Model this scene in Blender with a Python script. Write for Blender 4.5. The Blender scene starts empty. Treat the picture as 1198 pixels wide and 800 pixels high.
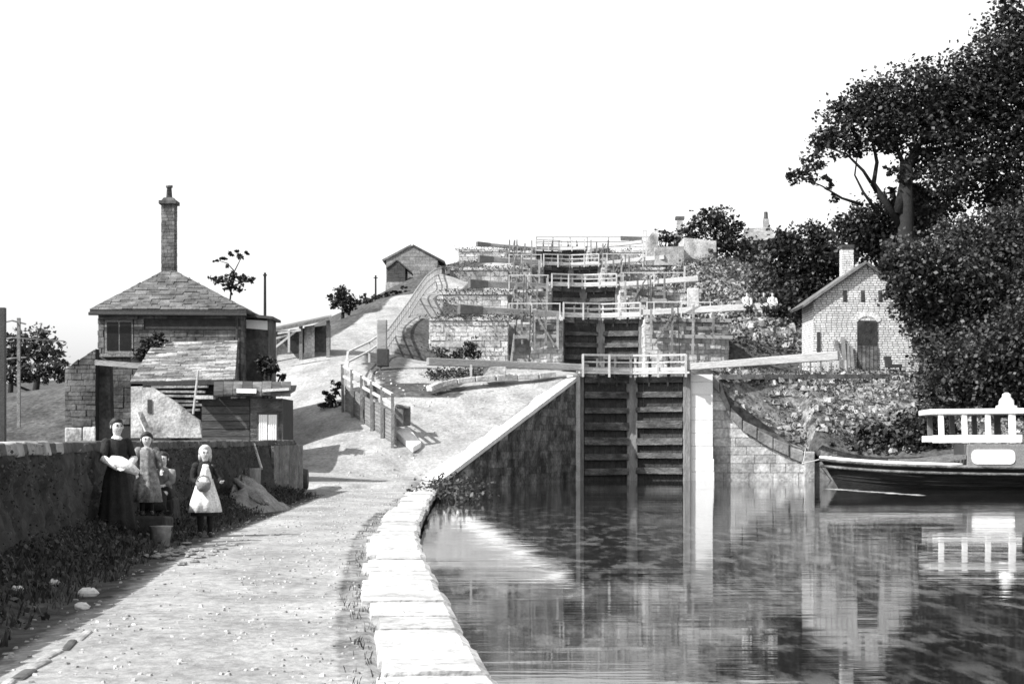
import bpy, math, random
import numpy as np
from mathutils import Vector, Matrix
random.seed(7); RNG = np.random.default_rng(7)
S = bpy.context.scene; COL = S.collection
F = 2000.0; EYE = 1.70; CX = 599.0; HY = 513.0
# ------------------------------------------------------------------ camera
cam = bpy.data.objects.new('camera', bpy.data.cameras.new('camera')); COL.objects.link(cam)
cam.location = (0, 0, EYE); cam.rotation_euler = (math.pi/2, 0, 0)
cam.data.sensor_width = 36; cam.data.lens = 36*F/1198; cam.data.shift_y = (HY-400)/1198.
cam.data.clip_end = 5000; cam.data.clip_start = 0.1
S.camera = cam
# ------------------------------------------------------------------ light
SUN_EL = math.radians(43); SUN_AZ = math.atan2(-0.87, -0.49)      # azimuth of the sun seen from above: x = sin, y = cos
w = bpy.data.worlds.new('World'); S.world = w; w.use_nodes = True
nt = w.node_tree; nt.nodes.clear()
sky = nt.nodes.new('ShaderNodeTexSky'); sky.sky_type = 'NISHITA'; sky.sun_disc = False
sky.sun_elevation = SUN_EL; sky.sun_rotation = SUN_AZ % (2*math.pi); sky.air_density = 1.0; sky.dust_density = 1.5; sky.ozone_density = 1.0
bw = nt.nodes.new('ShaderNodeSeparateColor')   # the old plate sees only the blue of the sky
bw_out = bw.outputs[2]; bg = nt.nodes.new('ShaderNodeBackground'); wo = nt.nodes.new('ShaderNodeOutputWorld')
bg.inputs[1].default_value = 0.135
nt.links.new(sky.outputs[0], bw.inputs[0]); nt.links.new(bw_out, bg.inputs[0]); nt.links.new(bg.outputs[0], wo.inputs[0])
sl = bpy.data.lights.new('sun', 'SUN'); sl.energy = 4.6; sl.angle = math.radians(0.5); sl.color = (1.0, 0.995, 0.985)
sun = bpy.data.objects.new('sun', sl); COL.objects.link(sun)
sd = Vector((math.sin(SUN_AZ)*math.cos(SUN_EL), math.cos(SUN_AZ)*math.cos(SUN_EL), math.sin(SUN_EL)))
sun.rotation_euler = sd.to_track_quat('Z', 'Y').to_euler(); sun.location = (-30, -30, 60)
S.view_settings.view_transform = 'Standard'; S.view_settings.look = 'None'
S.view_settings.exposure = 0.88; S.view_settings.gamma = 1.0
S.cycles.filter_width = 1.6; S.cycles.max_bounces = 6; S.cycles.diffuse_bounces = 3; S.cycles.transparent_max_bounces = 8

def P(px, py, Y): return Vector(((px-CX)*Y/F, Y, EYE+(HY-py)*Y/F))
def G(px, py, z=0.26):
    Y = F*(EYE-z)/(py-HY); return P(px, py, Y)

# ------------------------------------------------------------------ materials (all greys: the photograph is black and white)
MATS = {}
def mat(name, lo, hi, scale=3.0, rough=0.85, bump=0.3, bscale=None, stretch=(1,1,1), detail=6, island=0.0, objrand=0.0, spec=0.3, stain=0.0, stain_scale=0.6, leaf=False, grime=.28):
    if name in MATS: return MATS[name]
    m = bpy.data.materials.new(name); MATS[name] = m; m.use_nodes = True
    n = m.node_tree.nodes; l = m.node_tree.links; n.clear()
    out = n.new('ShaderNodeOutputMaterial'); b = n.new('ShaderNodeBsdfPrincipled')
    b.inputs['Roughness'].default_value = rough; b.inputs['Specular IOR Level'].default_value = spec
    geo = n.new('ShaderNodeNewGeometry'); mp = n.new('ShaderNodeMapping'); mp.inputs['Scale'].default_value = stretch
    l.new(geo.outputs['Position'], mp.inputs[0])
    nz = n.new('ShaderNodeTexNoise'); nz.inputs['Scale'].default_value = scale; nz.inputs['Detail'].default_value = detail; nz.inputs['Roughness'].default_value = 0.65
    l.new(mp.outputs[0], nz.inputs[0])
    cr = n.new('ShaderNodeMapRange'); cr.inputs[1].default_value = 0.3; cr.inputs[2].default_value = 0.7
    cr.inputs[3].default_value = lo; cr.inputs[4].default_value = hi
    l.new(nz.outputs[0], cr.inputs[0]); val = cr.outputs[0]
    def mul(v, src, a, c):
        r = n.new('ShaderNodeMapRange'); r.inputs[3].default_value = a; r.inputs[4].default_value = c; l.new(src, r.inputs[0])
        k = n.new('ShaderNodeMath'); k.operation = 'MULTIPLY'; l.new(v, k.inputs[0]); l.new(r.outputs[0], k.inputs[1]); return k.outputs[0]
    n3 = n.new('ShaderNodeTexNoise'); n3.inputs['Scale'].default_value = scale*6; n3.inputs['Detail'].default_value = 4; l.new(mp.outputs[0], n3.inputs[0])
    g3 = n.new('ShaderNodeMapRange'); g3.inputs[1].default_value = .3; g3.inputs[2].default_value = .7; l.new(n3.outputs[0], g3.inputs[0])
    if grime: val = mul(val, g3.outputs[0], 1-grime, 1+grime)
    if island: val = mul(val, geo.outputs['Random Per Island'], 1-island, 1+island)
    if objrand:
        oi = n.new('ShaderNodeObjectInfo'); val = mul(val, oi.outputs['Random'], 1-objrand, 1+objrand)
    if stain:
        n2 = n.new('ShaderNodeTexNoise'); n2.inputs['Scale'].default_value = stain_scale; n2.inputs['Detail'].default_value = 5; n2.inputs['Roughness'].default_value = .7
        l.new(mp.outputs[0], n2.inputs[0])
        r = n.new('ShaderNodeMapRange'); r.inputs[1].default_value = .42; r.inputs[2].default_value = .62; l.new(n2.outputs[0], r.inputs[0])
        val = mul(val, r.outputs[0], 1.0, 1-stain)
    l.new(val, b.inputs['Base Color'])
    if bump:
        bz = n.new('ShaderNodeTexNoise'); bz.inputs['Scale'].default_value = bscale or scale*4; bz.inputs['Detail'].default_value = 8
        l.new(mp.outputs[0], bz.inputs[0])
        bp = n.new('ShaderNodeBump'); bp.inputs['Strength'].default_value = bump; bp.inputs['Distance'].default_value = 0.05
        l.new(bz.outputs[0], bp.inputs['Height']); l.new(bp.outputs[0], b.inputs['Normal'])
    if leaf:
        tr = n.new('ShaderNodeBsdfTranslucent'); l.new(val, tr.inputs[0]); mx = n.new('ShaderNodeMixShader'); mx.inputs[0].default_value = 0.25
        l.new(b.outputs[0], mx.inputs[1]); l.new(tr.outputs[0], mx.inputs[2]); l.new(mx.outputs[0], out.inputs[0])
    else: l.new(b.outputs[0], out.inputs[0])
    return m
M_coping = mat('pale_coping_stone', .40, .58, 2.0, .8, .5, 14, objrand=.16, stain=.40, stain_scale=1.6)
M_copw = mat('limewashed_stone', .66, .80, 2.0, .8, .25, 12, stain=.14, grime=.12)
M_stone = mat('gritstone_blocks', .20, .50, 1.6, .85, .6, 9, island=.40, stain=.55, stain_scale=.5)
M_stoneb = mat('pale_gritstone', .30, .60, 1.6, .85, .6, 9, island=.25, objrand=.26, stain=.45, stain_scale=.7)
M_mortar = mat('lime_mortar', .15, .28, 6, .9, .4, 20, stain=.3)
M_mortd = mat('dark_mortar', .025, .05, 6, .9, .4, 20)
M_soot = mat('sooty_stone', .035, .17, 1.6, .85, .5, 9, island=.35, objrand=.3, stain=.5, stain_scale=.5)
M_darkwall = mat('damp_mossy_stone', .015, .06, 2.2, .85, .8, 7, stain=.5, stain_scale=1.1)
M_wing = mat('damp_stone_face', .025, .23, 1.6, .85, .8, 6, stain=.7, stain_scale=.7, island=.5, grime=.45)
M_slate = mat('stone_slates', .055, .16, 2.5, .8, .4, 14, island=.35, objrand=.3, stain=.4, stain_scale=.8)
M_slatel = mat('pale_stone_slates', .12, .30, 2.5, .85, .5, 14, island=.5, stain=.5, stain_scale=.7, grime=.4)
M_brick = mat('pale_brick', .52, .72, 2.0, .8, .3, 14, island=.15, stain=.18)
M_brickm = mat('brick_joint', .06, .12, 5, .9, .3, 20)
M_white = mat('white_paint', .72, .82, 4, .5, .15, 20, grime=.06, stain=.10, stain_scale=2)
M_rail = mat('weathered_white_rail', .36, .60, 6, .6, .2, 20, stain=.25, stain_scale=3)
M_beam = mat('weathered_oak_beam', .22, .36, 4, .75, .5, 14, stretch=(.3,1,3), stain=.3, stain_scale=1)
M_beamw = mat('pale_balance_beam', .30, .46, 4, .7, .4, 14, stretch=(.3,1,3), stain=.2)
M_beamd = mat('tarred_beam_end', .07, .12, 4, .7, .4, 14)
M_gate = mat('wet_gate_timber', .05, .19, 2.4, .6, .8, 12, stretch=(.8,1,2), objrand=.30, stain=.65, stain_scale=1.3)
M_gated = mat('black_gate_planking', .012, .055, 3, .6, .5, 14, stain=.3)
M_post = mat('grey_gate_post', .16, .28, 4, .7, .5, 14, stretch=(2,2,.3), stain=.3)
M_plank = mat('dark_shed_boards', .03, .09, 4, .8, .5, 14, stretch=(.3,1,2), objrand=.35)
M_fence = mat('weathered_fence_boards', .13, .24, 4, .8, .5, 14, stretch=(.3,.3,2), objrand=.2)
M_fpost = mat('grey_fence_posts', .10, .20, 4, .8, .5, 14)
M_iron = mat('dark_iron', .03, .05, 8, .5, .2)
M_leaf = mat('dark_leaves', .012, .040, .5, .55, 0, island=.55, spec=.5, leaf=True)
M_leafm = mat('lighter_leaves', .018, .065, .5, .55, 0, island=.6, spec=.5, leaf=True)
M_weed = mat('weed_leaves', .03, .13, .8, .6, 0, island=.6, spec=.4, leaf=True)
M_bark = mat('dark_bark', .008, .02, 5, .9, .6, 14)
M_hull = mat('tarred_hull', .008, .030, 2, .6, .4, 10, spec=.3, stretch=(.4,1,3), stain=.3)
M_cabin = mat('grey_cabin_paint', .13, .17, 4, .5, .1, spec=.4)
M_rubble = mat('loose_rubble', .10, .32, 2, .9, .5, 10, island=.5)
M_skin = mat('skin', .50, .56, 8, .6, 0)
M_black = mat('black_cloth', .012, .022, 8, .9, .3, 40)
M_apron = mat('white_cotton', .66, .76, 6, .85, .2, 30)
M_pattern = mat('mottled_print_cloth', .07, .30, 14, .9, .2, 30, detail=3)
M_fair = mat('fair_hair', .40, .55, 12, .6, .3, 40)
M_dhair = mat('dark_hair', .012, .025, 12, .5, .3, 40)
M_grey = mat('grey_cloth', .15, .24, 8, .9, .2)
M_glass = mat('dark_window_glass', .008, .014, 3, .35, 0, spec=.2)
M_eye = mat('eye_dark', .02, .02, 3, .3, 0)
M_grit = mat('pale_grit', .22, .45, 3, .95, .3, 12, island=.4)
M_pale = mat('pale_rubble', .08, .34, 2, .9, .5, 10, island=.5)
M_darkcop = mat('weathered_coping', .14, .32, 1.6, .85, .6, 9, objrand=.3, stain=.4)
M_haycol = mat('earth_heap', .14, .30, 5, .95, .7, 12)

# ------------------------------------------------------------------ object helpers
def tag(o, label=None, cat=None, group=None, kind=None):
    if label: o['label'] = label
    if cat: o['category'] = cat
    if group: o['group'] = group
    if kind: o['kind'] = kind
    return o
def empty(name, loc=(0,0,0), label=None, cat=None, group=None, rz=0.0):
    o = bpy.data.objects.new(name, None); COL.objects.link(o); o.location = loc; o.rotation_euler = (0,0,rz); o.empty_display_size = .2
    return tag(o, label, cat, group)
class MB:
    def __init__(s): s.v = []; s.f = []
    def add(s, vs, fs):
        n = len(s.v); s.v.extend([tuple(a) for a in vs]); s.f.extend([tuple(i+n for i in f) for f in fs])
    def box(s, c, d, rz=0.0, taper=1.0, jit=0.0):
        hx, hy, hz = d[0]/2, d[1]/2, d[2]/2; ca, sa = math.cos(rz), math.sin(rz); vs = []
        for z, t in ((-hz,1),(hz,taper)):
            for x, y in ((-hx,-hy),(hx,-hy),(hx,hy),(-hx,hy)):
                x2, y2 = x*t + random.uniform(-jit,jit), y*t + random.uniform(-jit,jit)
                vs.append((c[0]+x2*ca-y2*sa, c[1]+x2*sa+y2*ca, c[2]+z+random.uniform(-jit,jit)))
        s.add(vs, BOXF)
    def hexa(s, b, t):                     # 4 bottom + 4 top points, counter-clockwise from above
        s.add(list(b)+list(t), BOXF)
    def bar(s, a, b, w, h=None, w2=None, h2=None):   # square section beam from a to b
        a = Vector(a); b = Vector(b); h = h or w; w2 = w2 or w; h2 = h2 or h
        d = (b-a).normalized(); up = Vector((0,0,1)) if abs(d.z) < .95 else Vector((0,1,0))
        sx = d.cross(up).normalized(); sz = sx.cross(d).normalized(); vs = []
        for p, ww, hh in ((a,w,h),(b,w2,h2)):
            for i, j in ((-1,-1),(1,-1),(1,1),(-1,1)): vs.append(p + sx*i*ww/2 + sz*j*hh/2)
        s.add(vs, [(3,2,1,0),(4,5,6,7),(0,1,5,4),(1,2,6,5),(2,3,7,6),(3,0,4,7)])
    def tube(s, pts, rad, n=8, cap=True):
        pts = [Vector(p) for p in pts]; rings = []; N = len(pts)
        if not hasattr(rad, '__len__'): rad = [rad]*N
        for i, p in enumerate(pts):
            d = (pts[min(i+1,N-1)]-pts[max(i-1,0)]); d = d.normalized() if d.length > 1e-6 else Vector((0,0,1))
            up = Vector((0,1,0)) if abs(d.y) < .9 else Vector((1,0,0))
            sx = d.cross(up).normalized(); sy = sx.cross(d).normalized()
            rings.append([p + sx*math.cos(2*math.pi*k/n)*rad[i] + sy*math.sin(2*math.pi*k/n)*rad[i] for k in range(n)])
        vs = [q for r in rings for q in r]; fs = []
        for i in range(N-1):
            for k in range(n): fs.append((i*n+k, i*n+(k+1)%n, (i+1)*n+(k+1)%n, (i+1)*n+k))
        if cap: fs.append(tuple(range(n-1,-1,-1))); fs.append(tuple((N-1)*n+k for k in range(n)))
        s.add(vs, fs)
    def rings(s, rs, n=24, fold=0.0, nf=9, cap=True):     # rs: (cx,cy,z,rx,ry); fold grows toward first ring
        vs = []; fs = []; N = len(rs)
        for i, (cx, cy, z, rx, ry) in enumerate(rs):
            am = fold*(1-i/max(1,N-1))
            for k in range(n):
                a = 2*math.pi*k/n; r = 1+am*math.sin(nf*a+1.3*i*.3)
                vs.append((cx+rx*r*math.cos(a), cy+ry*r*math.sin(a), z))
        for i in range(N-1):
            for k in range(n): fs.append((i*n+k, i*n+(k+1)%n, (i+1)*n+(k+1)%n, (i+1)*n+k))
        if cap: fs.append(tuple(range(n-1,-1,-1))); fs.append(tuple((N-1)*n+k for k in range(n)))
        s.add(vs, fs)
    def ball(s, c, r, n=10, m=7, jit=0.0):
        rr = r if hasattr(r,'__len__') else (r,r,r); vs = []; fs = []
        for i in range(m+1):
            t = math.pi*i/m
            for k in range(n):
                a = 2*math.pi*k/n; q = 1+random.uniform(-jit,jit)
                vs.append((c[0]+rr[0]*q*math.sin(t)*math.cos(a), c[1]+rr[1]*q*math.sin(t)*math.sin(a), c[2]+rr[2]*q*math.cos(t)))
        for i in range(m):
            for k in range(n): fs.append((i*n+k, (i+1)*n+k, (i+1)*n+(k+1)%n, i*n+(k+1)%n))
        s.add(vs, fs)
    def build(s, name, m, parent=None, smooth=False, bevel=0.0):
        me = bpy.data.meshes.new(name); me.from_pydata(s.v, [], s.f); me.materials.append(m)
        if smooth: me.polygons.foreach_set('use_smooth', [True]*len(me.polygons))
        o = bpy.data.objects.new(name, me); COL.objects.link(o)
        if parent: o.parent = parent; o.matrix_parent_inverse = Matrix.Translation(-Vector(parent.location)) if parent.type == 'EMPTY' and parent.rotation_euler.z == 0 else parent.matrix_basis.inverted()
        if bevel:
            bv = o.modifiers.new('bevel', 'BEVEL'); bv.width = bevel; bv.segments = 2; bv.limit_method = 'ANGLE'
        return o
BOXF = [(3,2,1,0),(4,5,6,7),(0,1,5,4),(1,2,6,5),(2,3,7,6),(3,0,4,7)]
def one(name, m, parent, fn, bevel=0.0, smooth=False):
    b = MB(); fn(b); return b.build(name, m, parent, smooth, bevel)
def raw(name, V, Fc, m, parent=None, smooth=False):
    me = bpy.data.meshes.new(name); V = np.asarray(V, 'f4'); Fc = np.asarray(Fc, 'i4'); k = Fc.shape[1]
    me.vertices.add(len(V)); me.vertices.foreach_set('co', V.ravel()); me.loops.add(Fc.size); me.loops.foreach_set('vertex_index', Fc.ravel())
    me.polygons.add(len(Fc)); me.polygons.foreach_set('loop_start', np.arange(0, Fc.size, k, dtype='i4'))
    me.update(calc_edges=True); me.materials.append(m)
    if smooth: me.polygons.foreach_set('use_smooth', np.ones(len(Fc), bool))
    o = bpy.data.objects.new(name, me); COL.objects.link(o)
    if parent: o.parent = parent; o.matrix_parent_inverse = parent.matrix_basis.inverted() if parent.matrix_basis != Matrix() else Matrix.Translation(-Vector(parent.location))
    return o

# coursed masonry: blocks laid on a face. O origin (bottom), U along, N outward, W(v) -> (u0,u1)
def masonry(O, U, N, W, H, ch=.28, ln=(.4,.8), proud=.03, gap=.012, holes=(), V=(0,0,1), thick=.06, jit=.35, mb=None, each=None):
    O = Vector(O); U = Vector(U).normalized(); N = Vector(N).normalized(); V = Vector(V).normalized()
    mb = mb if mb is not None else MB(); v = 0.0
    while v < H-1e-3:
        h = min(ch*random.uniform(1-jit*.5, 1+jit*.5), H-v)
        if H-(v+h) < ch*.35: h = H-v
        a0, a1 = W(v); b0, b1 = W(v+h); lo, hi = min(a0,b0), max(a1,b1)
        u = lo - random.uniform(0, ln[0])
        while u < hi:
            L = random.uniform(*ln); s, e = u, u+L; u = e
            segs = [(s,e)]
            for (h0,h1,w0,w1) in holes:
                if v+h > w0+.01 and v < w1-.01:
                    ns = []
                    for (p,q) in segs:
                        if q <= h0 or p >= h1: ns.append((p,q)); continue
                        if p < h0: ns.append((p,h0))
                        if q > h1: ns.append((h1,q))
                    segs = ns
            for (p,q) in segs:
                p0, q0 = max(p,a0), min(q,a1); p1, q1 = max(p,b0), min(q,b1)
                if q0-p0 < .03 and q1-p1 < .03: continue
                if q0 < p0: p0 = q0 = (p0+q0)/2
                if q1 < p1: p1 = q1 = min(max(p1,p0),q0) if q0>p0 else p1
                g = gap/2; d = proud*random.uniform(.4,1.3)
                def pt(uu, vv, dd): return O+U*uu+V*vv+N*dd
                q0 = max(q0-g, p0+g+.001); q1 = max(q1-g, p1+g+.001); p0 += g; p1 += g
                b = [pt(p0,v+g,d), pt(q0,v+g,d), pt(q0,v+g,-thick), pt(p0,v+g,-thick)]
                t = [pt(p1,v+h-g,d), pt(q1,v+h-g,d), pt(q1,v+h-g,-thick), pt(p1,v+h-g,-thick)]
                if each is not None: k = MB(); k.hexa(b,t); each.append(k)
                else: mb.hexa(b,t)
        v += h
    return mb

# ------------------------------------------------------------------ canal outline and ground heights
GY = [69.3, 92.6, 110.0, 129.4, 145.5]; GZ = [4.33, 8.27, 11.5, 14.8, 17.75]; GC = [4.92, 4.84, 4.62, 4.46, 4.10]; HW = 2.2
XL = np.array([(-300,60),(-60,14),(-20,6),(0,1.8),(5,.62),(8,.12),(10,-.13),(13.3,-.46),(17,-.80),(20.3,-1.07),(25,-1.42),(29.7,-1.66),(40,-1.98),(57,-2.40),(69.0,2.62),(69.3,2.72),(92.6,2.64),(110,2.42),(129.4,2.26),(146,1.9),(900,1.9)])
XR = np.array([(-300,150),(-60,120),(10,90),(45,60),(60,36),(66,21),(69.8,12.35),(69.81,7.12),(92.6,7.04),(110,6.82),(129.4,6.66),(146,6.3),(900,6.3)])
def xl(y): return np.interp(y, XL[:,0], XL[:,1])
def xr(y): return np.interp(y, XR[:,0], XR[:,1])
WALL = np.array([(-60,-3.2),(0,-4.0),(10,-4.45),(16.3,-4.95),(22.7,-5.55),(43,-6.0),(49,-6.25)])
def wx(y): return np.interp(y, WALL[:,0], WALL[:,1])
CL = [(-3,-60,.26),(-3,-20,.26),(0,0,.26),(-3,10,.26),(-3.5,20,.26),(-4,30,.27),(-4,40,.28),(-4,48,.30),(-4,54,.38),(-3,57,.42),(-8,54,.5),
 (-2,59.5,1.15),(-4,60,1.40),(-1,61.5,1.75),(0,63,2.28),(-5,63,2.3),(1.2,66,3.25),(-3,66,3.2),(-6.5,65,2.7),(2,69,4.15),(-2,70,4.3),(-6,70,4.25),(-9,70,3.6),(-9,62,1.3),
 (2,80,4.4),(-2,80,4.5),(-6,78,5.6),(-9,76,5.2),(-12,78,5.4),(-16,80,5.2),(-10.5,88,6.7),(-9,84,6.3),(-6.3,90,7.1),(-4.5,88,5.4),(0,88,4.5),(2,92,6),(-5.9,98,8.7),(-5.5,105,9.9),(-4.2,104,8.6),(-2,104,8.3),(2,110,10),(-5.4,111,11.1),(-5.2,117,12.2),(-4.7,122,12.9),(-4,123,12),(-2,123,11.6),(-6,126,13.0),(2,128,13.5),(-2,128,14),(-9,125,12.0),(-10.2,112,10.2),(-10.3,100,8.6),(-13,102,6.8),(-15,94,5.4),(-18,112,6.6),(-16,125,9.0),
 (0,146,17.2),(-6,146,16.4),(-14,146,12),(4,160,17.6),(-25,150,8),(-13,64,.6),(-12,56,.5),(-8,50,.4),(-20,60,.8),(-20,70,1.8),(-30,60,1),(-30,90,3.5),(-30,120,5),(-45,150,6.5),(-45,80,3),(-60,60,1.5),
 (-10,20,.4),(-10,0,.4),(-30,20,.6),(-60,20,1),(-60,150,6),(0,200,17),(-40,200,7),(-60,-40,.5),(-20,-40,.3),(0,-60,.26)]
CR = [(13,69.6,1.0),(8.3,70.6,4.2),(10,71.5,3.9),(12,71.5,2.9),(14,70.5,1.3),(18,69,1.0),(24,67,1.0),(36,62,1.0),(12,76,4.3),(16,76,3.5),(20,74,2.2),(26,72,1.8),(8,82,4.6),(14,82,4.8),(20,84,5.0),(26,84,4.6),(8,91,4.9),(14,92,5.3),(22,92,5.6),
 (12.5,93,6.2),(14,96,7.5),(8,100,7.4),(13.5,100,9.7),(20,100,7.6),(8,109,8.2),(10.5,116,11.5),(13,110,11.8),(17,110,10.8),(8,118,10.8),(14,120,13.0),(20,118,10.5),(8,126,12.0),(10.8,126,13.6),(9,138,14.5),(15,128,15.0),(24,130,12.5),(8,146,17.3),(15,146,16.8),(25,150,15),(6,200,17.4),
 (30,100,8),(40,90,6),(40,120,11),(60,80,4),(60,120,10),(60,200,15),(60,50,1.2),(90,20,1.2),(120,-40,1.2),(150,60,3),(30,200,16)]
def rbf(C):
    C = np.array(C, float); d = np.hypot(C[:,None,0]-C[None,:,0], C[:,None,1]-C[None,:,1]); A = -np.sqrt(d*d+4) ; n = len(C)
    A = np.block([[A - 0.02*np.eye(n), np.ones((n,1))],[np.ones((1,n)), np.zeros((1,1))]])
    wgt = np.linalg.solve(A, np.append(C[:,2], 0))
    def f(x, y):
        x = np.clip(np.asarray(x,float), -60, 150); y = np.clip(np.asarray(y,float), -60, 200)
        r = np.zeros(np.broadcast(x,y).shape)
        for (cx,cy,_), w_ in zip(C, wgt[:-1]): r = r - w_*np.sqrt((x-cx)**2+(y-cy)**2+4)
        return r + wgt[-1]
    return f
fL, fR = rbf(CL), rbf(CR)
def smooth(a, b, x): t = np.clip((x-a)/(b-a), 0, 1); return t*t*(3-2*t)
def wob(x, y, s=1.0): return (np.sin(x*1.7*s+y*.6*s)+np.sin(x*.7*s-y*1.3*s+2)+np.sin(x*3.1*s+1.0+y*2.3*s)*.5)/2.5
def hL(x, y):
    z = fL(x, y); flat = np.where(y < 50, .26 - .03*smooth(0,1.5,abs(x-(xl(y)-2.4))) , z)
    k = smooth(50, 56, y); z = flat*(1-k)+z*k
    z = np.where(y < 50, z + .30*smooth(.95, .1, x-wx(y))*(x > wx(y)-.5)*smooth(46,40,y), z)          # weedy verge banked against the wall
    # keep the bank below the sloping coping of the wing wall
    cop = .36 + (4.29-.36)*np.clip((y-57)/12, 0, 1)
    near = smooth(3.2, 1.0, xl(y)-x)*((y > 56.5) & (y < 69.3))
    z = z*(1-near) + (cop-.10)*near
    return z + .035*wob(x, y)*smooth(50, 62, y)+ .10*wob(x*.3, y*.3)*smooth(60, 80, y)
def rtopz(x):
    pxs = CX+np.asarray(x)*F/69.75
    return EYE+(HY-np.interp(pxs, [834,843,852,866,880,900,925,950,956], [441,452,476,492,500,512,524,534,536]))*69.75/F
def hR(x, y):
    z = fR(x, y) + .12*wob(np.asarray(x)*.5, np.asarray(y)*.5)
    cap = rtopz(x)-.22+np.maximum(0, np.asarray(y)-70.5)*.75
    return np.where((np.asarray(x) > 7.9) & (np.asarray(x) < 12.6) & (np.asarray(y) < 77), np.minimum(z, cap), z)
def bed(y):
    return np.select([y < 69.5, y < 92.7, y < 110.1, y < 129.5], [-1.6, -1.0, 3.2, 6.8], 10.2)
ys = np.unique(np.concatenate([np.array([-300,-150,-80,-40,-20,-10]), np.arange(-5, 6, 1.0), np.arange(6, 50, .35), np.arange(50, 72, .3), np.arange(72, 150, .8), np.array([69.79, 69.815,92.65,92.75,110.05,110.15,129.45,129.55]), np.arange(150,220,6), np.array([260,340,500,900,1600])]))
offL = np.concatenate([np.arange(0, 9, .22), np.arange(9, 20, .5), np.arange(20, 60, 2), np.array([70,90,130,200,350,700])])
offR = np.concatenate([np.arange(0, 14, .4), np.arange(14, 40, 1.2), np.array([45,55,80,130,250,600])])
rows = []
for y in ys:
    a, b = float(xl(y)), float(xr(y))
    if y < 69.31: a -= .22
    L = a-offL[::-1]; b0 = max(b, 12.35); R = np.concatenate([b+np.linspace(0, max(b0-b, .3), 18)[:-1], max(b0, b+.3)+offR])
    zl = hL(L, np.full_like(L, y)); zr = hR(R, np.full_like(R, y))
    if y < 57: zl[-2:] = np.minimum(zl[-2:], .10)
    if y < 69.8: zl[-1] -= .25
    bx = np.array([a+.02, a+.4, (a+b)/2, b-.4, b-.02]); bz = np.full(5, float(bed(y)))
    rows.append(np.stack([np.concatenate([L,bx,R]), np.full(len(L)+5+len(R), y), np.concatenate([zl,bz,zr])], 1))
GV = np.array(rows); nr, nc = GV.shape[:2]
idx = np.arange(nr*nc).reshape(nr, nc)
GF = np.stack([idx[:-1,:-1], idx[:-1,1:], idx[1:,1:], idx[1:,:-1]], -1).reshape(-1,4)
# ground material: pale trodden path, dull grass, dark earth, chosen by a painted mask
mg = bpy.data.materials.new('ground_surface'); mg.use_nodes = True; n = mg.node_tree.nodes; l = mg.node_tree.links
b = n['Principled BSDF']; b.inputs['Roughness'].default_value = .95; b.inputs['Specular IOR Level'].default_value = .1
at = n.new('ShaderNodeAttribute'); at.attribute_name = 'cover'
geo = n.new('ShaderNodeNewGeometry'); mp = n.new('ShaderNodeMapping'); mp.inputs['Scale'].default_value = (1,.75,1); l.new(geo.outputs['Position'], mp.inputs[0])
def noise(sc, d=6, r=.6, src=None):
    z = n.new('ShaderNodeTexNoise'); z.inputs['Scale'].default_value = sc; z.inputs['Detail'].default_value = d; z.inputs['Roughness'].default_value = r; l.new((src or mp).outputs[0], z.inputs[0]); return z.outputs[0]
def mr(v, a, b_, c, d):
    r = n.new('ShaderNodeMapRange'); r.inputs[1].default_value = a; r.inputs[2].default_value = b_; r.inputs[3].default_value = c; r.inputs[4].default_value = d; l.new(v, r.inputs[0]); return r.outputs[0]
def mth(op, a, b_):
    k = n.new('ShaderNodeMath'); k.operation = op; k.use_clamp = False
    for i, q in enumerate((a, b_)):
        if isinstance(q, (int,float)): k.inputs[i].default_value = q
        else: l.new(q, k.inputs[i])
    return k.outputs[0]
pathc = mth('MULTIPLY', mth('MULTIPLY', mr(noise(9), .3, .7, .20, .37), mr(noise(.9, 5), .35, .65, .74, 1.2)), mr(noise(34, 4), .3, .7, .82, 1.15))
grassc = mth('MULTIPLY', mr(noise(5), .3, .7, .025, .10), mr(noise(.6, 4), .35, .65, .7, 1.4))
edge = mth('ADD', at.outputs['Fac'], mth('MULTIPLY', mth('SUBTRACT', noise(2.2, 7, .7), .5), .9))
msk = mr(edge, .42, .60, 0, 1)
mx = n.new('ShaderNodeMix'); mx.data_type = 'FLOAT'; l.new(msk, mx.inputs[0]); l.new(grassc, mx.inputs[2]); l.new(pathc, mx.inputs[3])
l.new(mx.outputs[0], b.inputs['Base Color'])
vor = n.new('ShaderNodeTexVoronoi'); vor.inputs['Scale'].default_value = 7; l.new(mp.outputs[0], vor.inputs[0])
bh = mth('ADD', mth('MULTIPLY', noise(14, 8, .65), 1.0), mth('MULTIPLY', vor.outputs[0], .25))
bp = n.new('ShaderNodeBump'); bp.inputs['Strength'].default_value = .6; bp.inputs['Distance'].default_value = .035; l.new(bh, bp.inputs['Height']); l.new(bp.outputs[0], b.inputs['Normal'])
ground = raw('ground', GV.reshape(-1,3), GF, mg, smooth=True); tag(ground, kind='structure')
X, Y, Z = GV[...,0], GV[...,1], GV[...,2]
aX = xl(Y)
def band(x, a, b_, s=.5): return smooth(a-s, a+s, x)*(1-smooth(b_-s, b_+s, x))
tow = (Y < 57)*smooth(-.1, .6, X-(wx(Y)+.95))*(X < aX+.1)
edge_dirt = np.clip(1-.75*np.exp(-((X-(aX-.78))/.16)**2)*(Y < 34), 0, 1)
tow = tow*edge_dirt*(1-.30*np.exp(-((X-(aX-1.55-.08*np.sin(Y*.4)))/.14)**2))*(1-.30*np.exp(-((X-(aX-2.75-.1*np.sin(Y*.33+1)))/.16)**2))
side = (Y >= 44)*(Y < 57)*band(X, -9.5, 3, 1.0)*.95
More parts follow.
